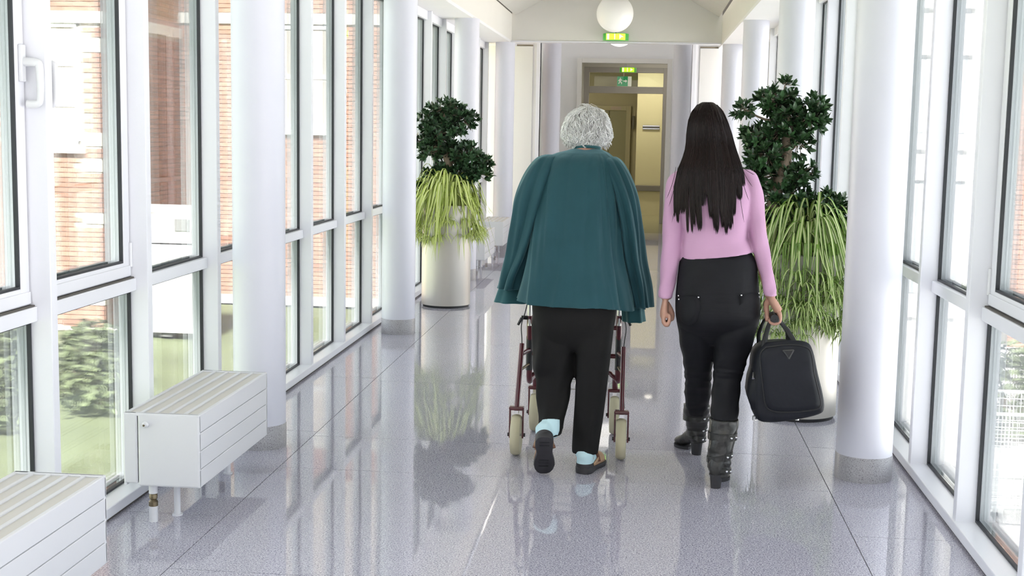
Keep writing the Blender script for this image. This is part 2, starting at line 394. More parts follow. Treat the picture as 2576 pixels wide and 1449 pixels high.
# hall beyond
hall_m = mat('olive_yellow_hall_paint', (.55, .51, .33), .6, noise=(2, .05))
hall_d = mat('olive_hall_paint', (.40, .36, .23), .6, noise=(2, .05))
hall_c = mat('hall_ceiling_paint', (.45, .42, .33), .7)
hf = MB().box(-4.5, 2.2, 20.0, 28.2, -.1, 0).build('floor_hall', mat('hall_linoleum', (.34, .32, .20), .18, noise=(3, .05))); tag(hf, 'shiny olive floor of the hall beyond the doorway', 'floor', kind='structure')
o = MB().box(-4.5, 2.2, 20.1, 28.2, 2.86, 2.92).build('ceiling_hall', hall_c); tag(o, 'dim ceiling of the hall beyond the doorway', 'ceiling', kind='structure')
o = MB().box(-1.35, -1.25, 20.1, HY+.06, 0, 2.86).box(.50, .60, 20.1, HY+.06, 0, 2.86).box(-1.25, ix0, HY-.06, HY+.06, 0, 2.86).box(ix1, .5, HY-.06, HY+.06, 0, 2.86).box(ix0, ix1, HY-.05, HY+.05, P(1570, 170, HY).z, 2.86).build('wall_passage', cream_wall)
tag(o, 'pale walls of the short passage behind the end doorway', 'wall', kind='structure')
NY = 24.2
nx0 = P(1602, 300, NY).x
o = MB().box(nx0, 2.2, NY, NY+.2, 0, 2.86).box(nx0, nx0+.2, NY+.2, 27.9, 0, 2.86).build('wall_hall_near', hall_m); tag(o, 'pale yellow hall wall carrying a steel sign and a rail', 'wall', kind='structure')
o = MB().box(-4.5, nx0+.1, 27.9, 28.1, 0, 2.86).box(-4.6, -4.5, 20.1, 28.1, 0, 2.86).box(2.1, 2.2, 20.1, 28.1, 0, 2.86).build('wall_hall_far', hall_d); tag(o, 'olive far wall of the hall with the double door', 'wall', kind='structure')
# rail, sign, lift door
A, B = P(1602, 472, NY), P(1668, 472, NY)
o = MB().box(nx0+.01, 2.05, NY-.07, NY-.02, A.z-.06, A.z+.045).build('wall_rail', mat('grey_rail', (.16, .15, .14), .5), None, bevel=.01); tag(o, 'dark grey bumper rail along the yellow hall wall', 'rail')
for x in (nx0+.1, 1.0): MB().box(x, x+.05, NY-.02, NY, A.z-.04, A.z+.02).build('rail_bracket', steel, o)
A, B = P(1617, 315, NY), P(1659, 326, NY)
sg = MB().box(A.x, B.x, NY-.03, NY-.001, B.z, A.z).build('wall_sign', mat('dark_sign', (.08, .08, .085), .35), None, bevel=.004); tag(sg, 'dark horizontal sign plate with steel strips on the yellow hall wall', 'sign')
for zz in (A.z-.012, B.z+.012): MB().box(A.x, B.x, NY-.034, NY-.03, zz-.008, zz+.008).build('steel_strip', chrome, sg)
LY = 27.88
lf = thing('lift_door', 'olive double lift door at the back of the hall', 'door', (P(1540, 400, LY).x, LY, 0))
x0, x1 = P(1490, 300, LY).x, P(1575, 300, LY).x; zt = P(1530, 278, LY).z; xm = P(1533, 300, LY).x
lm = mat('olive_metal_door', (.27, .25, .14), .4)
MB().box(x0, xm-.006, LY-.03, LY, 0, zt).build('door_leaf', lm, lf, bevel=.004); MB().box(xm+.006, x1, LY-.03, LY, 0, zt).build('door_leaf', lm, lf, bevel=.004)
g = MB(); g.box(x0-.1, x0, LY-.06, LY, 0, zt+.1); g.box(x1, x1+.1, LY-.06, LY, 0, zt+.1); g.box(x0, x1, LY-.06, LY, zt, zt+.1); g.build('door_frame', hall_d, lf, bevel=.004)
o = MB().box(P(1537, 265, LY).x, P(1563, 265, LY).x, LY-.075, LY-.061, zt+.02, zt+.085).build('name_plate', mat('plate_grey', (.42, .34, .28), .5), lf)
o = MB().box(P(1597, 290, LY).x-.05, P(1604, 290, LY).x-.06, 27.82, 27.9, P(1600, 325, LY).z, P(1600, 292, LY).z).build('call_panel', mat('call_panel', (.13, .12, .09), .4), None, bevel=.003); tag(o, 'small dark call panel beside the lift door', 'panel')
# hall lamps
lamp_on = mat('hall_lamp_diffuser', (.9, .9, .8), .5, emit=((1, .93, .72), 190))
lamp_dim = mat('passage_lamp_diffuser', (.9, .9, .8), .5, emit=((1, .93, .78), 38))
for i, (x, y, lab) in enumerate(((.15, 21.2, 'round ceiling light of the passage behind the doorway'), (.0, 23.3, 'round ceiling light in the hall near the sign wall'), (-1.6, 25.8, 'round ceiling light before the lift door'))):
    o = thing('ceiling_light', lab, 'lamp', (x, y, 2.86), 'round hall ceiling lights')
    MB().cyl((x, y), .17, 2.83, 2.86, 32).build('rim', steel, o, smooth=True); MB().lathe((x, y, 2.80), [(.05, 0), (.12, .006), (.15, .03)], 32).build('diffuser', lamp_on if i else lamp_dim, o, smooth=True)

# ---- columns
def column(x, y, lab, top=SOF):
    o = thing('column', lab, 'column', (x, y, 0), 'round corridor columns')
    MB().cyl((x, y), .1245, .112, top, 64).build('shaft', column_paint, o, smooth=True)
    MB().lathe((x, y, 0), [(.127, 0), (.127, .110), (.124, .114)], 64).build('granite_base', granite_base, o, smooth=True)
CX_L, CX_R = -1.825, 1.025
names = ['left', 'right']
for i in range(4):
    column(CX_L, 6.08+3.58*i, ['round white column behind the second radiator on the left', 'round white column on the left before the small potted tree', 'round white column on the left behind the potted tree', 'round white column on the left at the header wall'][i])
    column(CX_R, 5.97+3.58*i, ['round white column in the right foreground beside the bag', 'round white column on the right behind the tall potted tree', 'round white column on the right, third along the windows', 'round white column on the right at the header wall'][i])
column(-1.335, 18.35, 'round white column left of the end doorway', 3.5); column(.455, 18.35, 'round white column right of the end doorway', 3.5)

# ---- globe lamps and exit lights
opal = mat('opal_glass_globe', (.84, .83, .80), .35, emit=((1, .98, .94), .25))
opal_lit = mat('lit_opal_glass_globe', (.84, .83, .80), .35, emit=((1, .97, .92), 2.6))
for y, lab in ((16.16, 'white opal globe lamp hanging in front of the header wall'), (18.9, 'white opal globe lamp hanging behind the header wall')):
    o = thing('globe_lamp', lab, 'lamp', (AX, y, 3.5), 'opal globe lamps')
    MB().ellipsoid((AX, y, 2.94), (.222, .222, .222), 40, 24).build('globe', opal if y < 17 else opal_lit, o, smooth='all')
    MB().cyl((AX, y), .05, 3.14, 3.20, 24).build('collar', white_frame, o, smooth=True); MB().cyl((AX, y), .012, 3.19, 3.60 if y < 17 else 3.5, 12).build('stem', white_frame, o, smooth=True)
ex_green = mat('green_exit_housing', (.05, .30, .06), .3, emit=((.10, .55, .05), .5))
ex_lit = mat('lit_exit_face', (.5, .9, .1), .3, emit=((.62, 1.0, .02), 1.3))
ex_white = mat('lit_exit_mark', (.9, 1, .8), .3, emit=((.95, 1, .70), 1.6))
def exit_light(px, py, w, hgt, Y, zc, lab):
    c = P(px, py, Y); hw = w/2; hh = hgt/2
    o = thing('exit_light', lab, 'exit sign', (c.x, Y, c.z+hh), 'glowing green exit lights')
    prof = [(c.x-hw, Y+.05)]+[(c.x-hw*math.cos(PI*k/16)**1, Y+.05-.13*math.sin(PI*k/16)) for k in range(1, 16)]+[(c.x+hw, Y+.05)]
    MB().prism(prof, 'z', c.z-hh, c.z+hh).build('housing', ex_green, o, smooth=True, bevel=.006)
    mid = [(c.x-.74*hw+1.48*hw*k/12, Y+.05-.135*math.sin(math.acos(max(-1, min(1, .74-1.48*k/12))))) for k in range(13)]
    MB().prism([(x, y-.002) for x, y in mid]+[(x, y+.004) for x, y in reversed(mid)], 'z', c.z-hh*.9, c.z+hh*.86).build('lit_face', ex_lit, o)
    for a, bb in ((-.66, -.50), (-.10, -.04)):
        q = [(c.x+hw*(a+(bb-a)*k/3), Y+.044-.135*math.sin(math.acos(a+(bb-a)*k/3))) for k in range(4)]
        MB().prism([(x, y-.004) for x, y in q]+[(x, y+.004) for x, y in reversed(q)], 'z', c.z-hh*.8, c.z+hh*.76).build('bright_bar', ex_white, o)
    yy = Y+.05-.135*math.sin(math.acos(.4))-.007
    MB().prism([(c.x+hw*.28, c.z+hh*.7), (c.x+hw*.62, c.z-hh*.1), (c.x+hw*.45, c.z-hh*.1), (c.x+hw*.30, c.z-hh*.75)], 'y', yy, yy+.004).build('arrow_mark', ex_white, o)
    return o, c
o, cc = exit_light(1549, 93, .325, .088, 16.80, 0, 'glowing green exit light under the globe lamp at the header wall')
MB().cyl((cc.x, 16.83), .008, cc.z+.044, 3.5, 10).build('hanger', black_plastic, o)
o, cc = exit_light(1580, 176, .26, .075, 20.6, 0, 'glowing green exit light in the passage behind the doorway')
MB().box(cc.x-.06, cc.x-.02, 20.6, 20.64, cc.z+.037, 2.86).build('hanger', steel, o)
# flat exit sign with running figure
EY = 23.0
A, B = P(1553, 192, EY), P(1579, 217, EY); C_ = P(1588, 217, EY)
o = thing('exit_sign', 'small green and white escape route sign with running figure and arrow', 'exit sign', (A.x, EY, A.z))
MB().box(A.x, C_.x, EY, EY+.05, B.z, A.z).build('box', mat('sign_white', (.85, .85, .82), .4, emit=((1, .97, .9), .35)), o, bevel=.002)
MB().box(A.x, B.x, EY-.004, EY, B.z, A.z).build('green_face', mat('sign_green', (.02, .30, .12), .4, emit=((.02, .35, .14), .4)), o)
w, hh = B.x-A.x, A.z-B.z
def sg_poly(pts, nm): MB().prism([(A.x+u*w, B.z+v*hh) for u, v in pts], 'y', EY-.008, EY-.004).build(nm, MATS['sign_white'], o)
sg_poly([(.57, .47), (.78, .47), (.78, .36), (.95, .53), (.78, .70), (.78, .58), (.57, .58)], 'arrow')
sg_poly([(.30+.055*math.cos(2*PI*k/10), .80+.06*math.sin(2*PI*k/10)) for k in range(10)], 'figure_head')
sg_poly([(.22, .72), (.34, .72), (.50, .60), (.48, .54), (.34, .60), (.34, .46), (.46, .38), (.44, .20), (.38, .20), (.38, .34), (.27, .40), (.18, .22), (.10, .25), (.20, .46), (.20, .58), (.12, .50), (.08, .54)], 'figure')
MB().cyl((A.x+w*.6, EY+.025), .008, A.z, 2.86, 8).build('hanger', steel, o)

# ================================================================== RADIATORS
def radiator(y0, y1, lab):
    x0, x1, z0, z1 = -1.975, -1.672, .148, .436
    o = thing('radiator', lab, 'radiator', ((x0+x1)/2, (y0+y1)/2, 0), 'low white convector radiators')
    n = 4; hz = (z1-z0)/n
    for sx, e in ((x1, 1), (x0, -1)):
        for i in range(n):
            MB().box(sx, sx-e*.012, y0+.002, y1-.002, z0+hz*i+.0012, z0+hz*(i+1)-.0012).build('side_panel', rad_white, o, bevel=.003)
    for yy, e in ((y0, 1), (y1, -1)):
        MB().box(x0+.058, x1+.0, yy, yy+e*.02, z0, z1).build('end_plate', rad_white, o, bevel=.008)
        MB().box(x0, x0+.055, yy, yy+e*.02, z0+.01, z1).build('end_cover', rad_white, o, bevel=.006)
    MB().box(x0+.012, x1-.012, y0+.02, y1-.02, z0+.008, z1-.025).build('core', rad_white, o)
    w = (x1-x0-.016)/5
    for i in range(5):
        xa = x0+.008+w*i
        MB().box(xa+.007, xa+w-.007, y0+.022, y1-.022, z1-.024, z1-.006).build('grille_strip', rad_grille, o)
    for i in range(6):
        xa = x0+.008+w*i
        MB().box(max(x0+.001, xa-.0068), min(x1-.001, xa+.0068), y0+.018, y1-.018, z1-.024, z1-.001).build('top_bar', rad_white, o, bevel=.002)
    for yy in (y0+.011, y1-.011): MB().box(x0+.002, x1-.002, yy-.0105, yy+.0105, z1-.012, z1).build('top_edge', rad_white, o, bevel=.003)
    xv = x0+.092
    MB().disc_axis((xv, y0, z1-.043), (0, -1, 0), [(.013, -.002), (.013, .008), (.008, .012), (.008, .02)], 16).build('bleed_valve', rad_white, o, smooth=True)
    MB().disc_axis((xv, y0-.018, z1-.043), (0, -1, 0), [(.004, 0), (.004, .006)], 8).build('valve_pin', brass, o)
    for xa, ya in ((xv+.012, y0+.035), (xv+.012, y1-.05)):
        MB().cyl((xa, ya), .017, z0-.035, z0+.01, 16).build('pipe_nut', rad_white, o, smooth=True)
        MB().lathe((xa, ya, 0), [(.012, z0-.035), (.016, z0-.04), (.016, z0-.055), (.011, z0-.06), (.018, z0-.068), (.018, z0-.085), (.016, .062)], 16).build('valve_body', brass, o, smooth=True)
        MB().cyl((xa, ya), .0165, 0, .064, 16).build('supply_pipe', rad_white, o, smooth=True)
    for ya in (y0+.13, y1-.15):
        MB().cyl((x0+.165, ya), .0125, .004, z0+.01, 16).build('leg', rad_white, o, smooth=True); MB().cyl((x0+.165, ya), .021, 0, .006, 16).build('foot_plate', rad_white, o)
radiator(3.0, 3.905, 'white convector radiator cut off at the lower left picture edge')
radiator(4.775, 5.69, 'white convector radiator in front of the first left column')
radiator(13.72, 14.65, 'small white distant radiator just behind the left planter')
radiator(15.50, 16.42, 'small white distant radiator near the header wall, beside the green jacket')

# ================================================================== OUTSIDE
GZ = -1.0
rnd = random.Random(7)
grass_m = mat('lawn_grass', (.215, .25, .135), .9, noise=(1.2, .35), bump=(60, .6, .03))
paving_m = mat('pale_concrete_paving', (.62, .62, .62), .8, noise=(1.5, .08), bump=(30, .1, .005))
def terrain(x0, x1, y0, y1, nx, ny, amp):
    mb = MB(); r = random.Random(3); ph = [r.uniform(0, 6) for _ in range(4)]
    for j in range(ny+1):
        for i in range(nx+1):
            x = x0+(x1-x0)*i/nx; y = y0+(y1-y0)*j/ny
            mb.v.append((x, y, GZ+amp*(math.sin(.8*x+ph[0])*math.cos(.6*y+ph[1])+.4*math.sin(2.1*x+1.7*y+ph[2])-1.4)))
    for j in range(ny):
        for i in range(nx):
            a = j*(nx+1)+i; mb.f.append((a, a+1, a+nx+2, a+nx+1))
    return mb
o = terrain(-40, -2.3, -25, 45, 60, 90, .02).build('lawn', grass_m, smooth=True); tag(o, 'green lawn outside the left windows', 'lawn', kind='structure')
o = MB().box(1.5, 40, -25, 45, GZ-.1, GZ).build('pavement', paving_m); tag(o, 'pale paved yard outside the right windows', 'pavement', kind='structure')
o = MB().box(-2.32, 1.52, -25, 45, GZ-.3, -.104).build('foundation', mat('concrete', (.5, .5, .5), .8)); tag(o, 'concrete base under the corridor', 'foundation', kind='structure')

brick_m = mat('red_brown_brick', (.42, .23, .17), .85, island=.35, noise=(25, .15), bump=(80, .2, .003))
mortar_m = mat('pale_mortar', (.58, .52, .46), .9)
stone_m = mat('pale_sandstone', (.72, .70, .66), .8, noise=(9, .1))
win_white = mat('white_window_paint', (.85, .85, .85), .4)
win_dark = mat('window_glass_dark', (.30, .34, .36), .08, spec=.6)
BL, BH, BP = .215, .06, .22
def brick_wall(par, origin, udir, length, z0, z1, nrm, holes, n_parts, limit=None):
    # bricks laid in courses on a mortar wall; origin at one end, udir along, nrm outward
    u = Vector(udir); n = Vector(nrm); o_ = Vector(origin)
    base = MB().box(0, BL-.01, 0, .014, 0, BH-.011)
    M0 = Matrix((( u.x, n.x, 0, 0), (u.y, n.y, 0, 0), (0, 0, 1, 0), (0, 0, 0, 1)))
    me = smesh(base, 'brick', brick_m); half = smesh(MB().box(0, .09, 0, .014, 0, BH-.011), 'brick_half', brick_m)
    rest = MB(); cnt = 0; jobs = []
    nz = int((z1-z0)/BH)
    for c_ in range(nz):
        z = z0+c_*BH; s = -(c_ % 2)*BL/2
        while s < length-.02:
            a = max(0, s); b_ = min(length, s+BL-.01)
            s += BL
            if b_-a < .04: continue
            if any(a < h1 and b_ > h0 and z+BH > hz0 and z < hz1 for h0, h1, hz0, hz1 in holes): continue
            jobs.append((a, b_, z))
    cpos = Vector((0, 0, CAM_H))
    jobs.sort(key=lambda q: abs(q[2]-1.2)*.3+(o_+u*q[0]-cpos).length+(2 if q[0] > (limit or 99) else 0))
    for a, b_, z in jobs:
        full = b_-a > BL-.02; hf_ = abs(b_-a-(BL/2-.01)) < .02
        if cnt < n_parts and full:
            place('brick', me, par, Matrix.Translation(o_+u*a+Vector((0, 0, z))) @ M0); cnt += 1
        else:
            p0 = o_+u*a+Vector((0, 0, z)); p1 = o_+u*b_+Vector((0, 0, z)); d = n*.014; hgt = Vector((0, 0, BH-.011))
            rest.add([p0+d, p1+d, p1+d+hgt, p0+d+hgt, p0, p1, p1+hgt, p0+hgt], [(0, 1, 2, 3), (3, 2, 6, 7), (0, 4, 5, 1), (0, 3, 7, 4), (1, 5, 6, 2)])
    if rest.v:
        q = rest.build('brickwork', brick_m, par); q['kind'] = 'stuff'
def out_window(par, x0, x1, z0, z1, Y, nz=2, nx=2):
    g = MB(); t = .05
    g.box(x0, x0+t, Y-.04, Y+.05, z0, z1); g.box(x1-t, x1, Y-.04, Y+.05, z0, z1); g.box(x0, x1, Y-.04, Y+.05, z0, z0+t); g.box(x0, x1, Y-.04, Y+.05, z1-t, z1)
    for i in range(1, nx): x = x0+(x1-x0)*i/nx; g.box(x-.03, x+.03, Y-.03, Y+.05, z0, z1)
    for i in range(1, nz): z = z0+(z1-z0)*i/nz; g.box(x0, x1, Y-.03, Y+.05, z-.03, z+.03)
    w = g.build('window', win_white, par)
    for i in range(nx):
        for k in range(nz):
            MB().box(x0+(x1-x0)*i/nx+.03, x0+(x1-x0)*(i+1)/nx-.03, Y-.005, Y+.01, z0+(z1-z0)*k/nz+.03, z0+(z1-z0)*(k+1)/nz-.03).build('pane', win_dark, w)
    MB().box(x0-.06, x1+.06, Y-.10, Y+.05, z0-.10, z0).build('window_sill', stone_m, w)
bb = thing('brick_building', 'red brick building with pale stone bands across the lawn outside the left windows', 'building', (-6.55, 15.35, GZ))
CXB, CYB, BYB, TOP = -6.55, 15.35, 18.1, 5.0
MB().box(-14, CXB, CYB, BYB+6, GZ, TOP).box(CXB, -3.45, BYB, BYB+6, GZ, TOP).build('wall', mortar_m, bb)
holesA = [(0.0, .06, 0, 0), (1.15, 2.2, 1.2, 2.68), (0, 9, 2.68, 2.82)]
quoins = [(1.52, 1.68), (1.12, 1.27), (.50, .65), (2.30, 2.47), (-.55, -.40), (0, .14), (-.2, -.08)]
quoins = [(2.36, 2.52), (1.24, 1.40), (.93, 1.07), (-.70, -.58), (.30, .42)]
# front A runs to -X from the corner, side face runs to +Y, front B runs to +X
holesA = [(.23, 1.15, 1.25, 2.70), (0, 9, 2.70, 2.84)]+[(0, .21, a, b_) for a, b_ in quoins]
brick_wall(bb, (CXB, CYB, GZ), (-1, 0, 0), 2.6, 0, TOP-GZ, (0, -1, 0), [(a, b_, c_-GZ, d-GZ) for a, b_, c_, d in holesA], 190, .8)
brick_wall(bb, (CXB, CYB, GZ), (0, 1, 0), BYB-CYB, 0, 4.6, (1, 0, 0), [(0, 9, 2.70-GZ, 2.84-GZ)]+[(0, .10, a-GZ, b_-GZ) for a, b_ in quoins], 60)
brick_wall(bb, (CXB+.02, BYB, GZ), (1, 0, 0), 3.06, 0, 4.6, (0, -1, 0), [(0, 9, 2.92-GZ, 3.06-GZ), (1.35, 2.25, 1.5-GZ, 2.9-GZ), (0, 9, 0, .12)], 50)
for a, b_ in quoins: MB().box(CXB-.21, CXB+.015, CYB-.016, CYB+.10, a, b_).build('quoin_stone', stone_m, bb)
MB().box(-9.2, CXB+.03, CYB-.04, CYB, 2.70, 2.84).build('string_course', stone_m, bb); MB().box(CXB, CXB+.04, CYB, BYB, 2.70, 2.84).build('string_course', stone_m, bb)
MB().box(CXB+.02, -3.45, BYB-.04, BYB, 2.92, 3.06).build('string_course', stone_m, bb)
MB().box(CXB+.02, -3.45, BYB-.10, BYB, GZ, GZ+.12).build('plinth_kerb', stone_m, bb)
out_window(bb, CXB-1.15, CXB-.23, 1.25, 2.70, CYB+.02, 3, 2)
out_window(bb, CXB+1.37, CXB+2.27, 1.5, 2.9, BYB+.02, 2, 2)
# pale stones along the wall
stone_pale = mat('pale_rubble_stone', (.74, .72, .68), .85, noise=(14, .12), bump=(25, .3, .01))
stm = []
for k in range(4):
    mb = MB().ellipsoid((0, 0, 0), (1, .8, .6), 9, 6); r = random.Random(k)
    mb.v = [tuple(np.array(p)*(1+r.uniform(-.16, .16))) for p in mb.v]; stm.append(smesh(mb, 'pale_stone', stone_pale))
for i in range(16):
    x = -8.6+i*.155
    o = bpy.data.objects.new('pale_stone', stm[i % 4]); COL.objects.link(o); s = rnd.uniform(.055, .068); o.scale = (s, s, s)
    o.location = (x, CYB-.16-(i % 2)*.08, GZ+s*.42); o.rotation_euler = (0, 0, rnd.uniform(-.4, .4))
    tag(o, 'pale rubble stone lying along the foot of the brick wall', 'stone', 'pale stones along the brick wall')
# white cabinet with cooling unit
wc = thing('equipment_cabinet', 'white equipment cabinet with a cooling unit on top, on the lawn by the brick wall', 'cabinet', (-5.6, 15.2, GZ))
cab = mat('white_sheet_metal', (.84, .84, .84), .4)
MB().box(-6.05, -5.12, 14.95, 15.32, GZ+.08, .10).build('body', cab, wc, bevel=.01)
for x in (-5.95, -5.62, -5.24): MB().box(x-.06, x+.06, 14.98, 15.3, GZ, GZ+.08).build('foot', mat('foot_grey', (.2, .2, .2), .6), wc)
MB().box(-6.06, -5.11, 14.94, 15.33, GZ+.055, GZ+.085).build('base_rail', cab, wc)
for x in (-5.58,): MB().box(x-.003, x+.003, 14.948, 14.955, GZ+.1, .08).build('door_gap', MATS['foot_grey'], wc)
cu = MB().box(-6.0, -5.2, 15.0, 15.3, .12, .56).build('cooling_unit', cab, wc, bevel=.01)
MB().disc_axis((-5.78, 15.0, .34), (0, -1, 0), [(.16, -.002), (.16, .012), (.14, .012), (.14, .004)], 28).build('fan_grille', mat('grille_beige', (.55, .50, .45), .6), cu, smooth=True)
MB().box(-5.52, -5.34, 14.985, 15.0, .27, .41).build('vent', mat('vent_grey', (.25, .25, .25), .6), cu)
for x in (-5.95, -5.25): MB().box(x-.03, x+.03, 15.02, 15.28, .09, .125).build('unit_foot', MATS['foot_grey'], wc)

leaf_dark = mat('dark_glossy_leaf', (.035, .085, .030), .32, spec=.5, island=.45)
leaf_dark2 = mat('dark_ficus_leaf_far', (.040, .090, .038), .34, spec=.5, island=.4)
shrub_leaf = mat('shrub_leaf', (.15, .185, .095), .7, island=.5)
bark_m = mat('pale_grey_bark', (.24, .185, .135), .8, noise=(18, .25), bump=(40, .4, .006, (1, 1, .3)))
def leaf_mesh(L, W, fold=.25, droop=.12):
    # four stations along the leaf, folded along the midrib
    st = [(0, .0), (.22, .75), (.5, 1.0), (.8, .62), (1.0, 0)]
    v = []; fc = []
    for i, (t, w) in enumerate(st):
        z = -droop*L*t*t
        v += [(-w*W/2, t*L, z+fold*w*W/2), (0, t*L, z), (w*W/2, t*L, z+fold*w*W/2)]
    for i in range(4):
        a = i*3; fc += [(a, a+1, a+4, a+3), (a+1, a+2, a+5, a+4)]
    return v, fc
def shrub(c, r, h, n, lab, seed):
    rr = random.Random(seed); o = thing('shrub', lab, 'shrub', (c[0], c[1], GZ), 'garden shrubs')
    mb = MB(); v, fc = leaf_mesh(.085, .045)
    for i in range(n):
        th = rr.uniform(0, 2*PI); ph = math.acos(rr.uniform(-.2, 1)); k = rr.uniform(.7, 1.05)
        d = Vector((math.sin(ph)*math.cos(th), math.sin(ph)*math.sin(th), math.cos(ph)))
        p = Vector((c[0]+d.x*r*k, c[1]+d.y*r*k, GZ+.25*h+d.z*h*.75*k)); p.z = max(p.z, GZ+.02)
        M = Matrix.Translation(p) @ Euler((rr.uniform(-.8, .8), rr.uniform(-.8, .8), rr.uniform(0, 6.28))).to_matrix().to_4x4()
        mb.add([M @ Vector(q) for q in v], fc)
    q = mb.build('foliage', shrub_leaf, o); q['kind'] = 'stuff'
    st = MB()
    for i in range(9):
        a = 2*PI*i/9; st.tube([(c[0], c[1], GZ-.02), (c[0]+.4*r*math.cos(a), c[1]+.4*r*math.sin(a), GZ+.45*h), (c[0]+.75*r*math.cos(a), c[1]+.75*r*math.sin(a), GZ+.75*h)], [.012, .009, .004], 6)
    st.build('stems', bark_m, o)
for i, (x, y, r, h, lab) in enumerate(((-5.35, 10.10, .34, .55, 'dark green garden shrub nearest the left picture edge'), (-4.72, 10.98, .33, .50, 'round garden shrub at the right end of the lawn bed'), (-5.60, 11.00, .34, .60, 'garden shrub in the middle of the lawn bed'),
        (-5.12, 11.90, .34, .55, 'yellowish garden shrub behind the round one'), (-6.02, 11.90, .34, .6, 'garden shrub at the back of the lawn bed'), (-5.60, 12.80, .34, .5, 'pale garden shrub nearest the brick wall'), (-6.25, 10.10, .34, .6, 'garden shrub at the left front of the lawn bed'))):
    shrub((x, y), r, h, 900, lab, i)

# right-hand yard
pb = thing('pale_building', 'pale overexposed building with white spandrel bands outside the right windows', 'building', (3.2, 17, GZ))
MB().box(2.45, 4.45, 17.0, 22, GZ, 5).build('wall', mat('pale_facade', (.72, .72, .72), .7), pb)
for k, (ya, yb) in enumerate(((2, 22), (105, 140), (345, 378), (420, 455), (752, 800))):
    za, zb = P(2430, ya, 17).z, P(2430, yb, 17).z
    for j in range(5):
        MB().box(2.47+j*.395, 2.47+j*.395+.33, 16.93, 17.0, zb, za).build('spandrel_panel', win_white, pb)
for za, zb in ((P(2430, 150, 17).z, P(2430, 335, 17).z), (P(2430, 460, 17).z, P(2430, 740, 17).z)):
    for j in range(5):
        MB().box(2.48+j*.395, 2.48+j*.395+.31, 16.985, 17.0, zb, za).build('window_pane', mat('pale_window_glass', (.55, .58, .60), .08), pb)
rb = thing('brick_wing', 'light red brick wing seen at the right picture edge', 'building', (5.5, 16.4, GZ))
MB().box(4.45, 9, 16.4, 22, GZ, 5).build('wall', mortar_m, rb)
brick_wall(rb, (4.45, 16.4, GZ), (1, 0, 0), 1.8, 0, 5.4, (0, -1, 0), [], 120)
shrub((3.15, 11.2), .36, .85, 900, 'bright green shrub in the paved yard beyond the wire trolley', 21)
shrub((3.95, 11.9), .42, 1.0, 900, 'green shrub against the yard wall at the right picture edge', 22)
tr = thing('wire_trolley', 'pale wire mesh trolley standing in the yard outside the right windows', 'trolley', (2.6, 8.9, GZ))
wire = mat('pale_wire', (.70, .72, .72), .4, metal=.2)
def wire_panel(p0, du, dv, nu, nv):
    mb = MB(); p0, du, dv = map(Vector, (p0, du, dv))
    for i in range(nu+1): mb.tube([p0+du*i/nu, p0+du*i/nu+dv], .0035 if 0 < i < nu else .011, 5)
    for i in range(nv+1): mb.tube([p0+dv*i/nv, p0+dv*i/nv+du], .0035 if 0 < i < nv else .011, 5)
    mb.build('wire_panel', wire, tr)
x0, x1, y0, y1, z0, z1 = 2.28, 2.95, 8.55, 9.35, GZ+.16, GZ+.78
wire_panel((x0, y0, z0), (0, y1-y0, 0), (0, 0, z1-z0), 16, 12); wire_panel((x1, y0, z0), (0, y1-y0, 0), (0, 0, z1-z0), 16, 12)
wire_panel((x0, y0, z0), (x1-x0, 0, 0), (0, 0, z1-z0), 14, 12); wire_panel((x0, y1, z0), (x1-x0, 0, 0), (0, 0, z1-z0), 14, 12); wire_panel((x0, y0, z0), (x1-x0, 0, 0), (0, y1-y0, 0), 12, 14)
for x in (x0+.05, x1-.05):
    for y in (y0+.05, y1-.05):
        MB().disc_axis((x-.015, y, GZ+.06), (1, 0, 0), [(.06, 0), (.06, .03)], 18).build('wheel', black_plastic, tr); MB().tube([(x, y, GZ+.10), (x, y, z0)], .012, 8).build('caster', steel, tr)

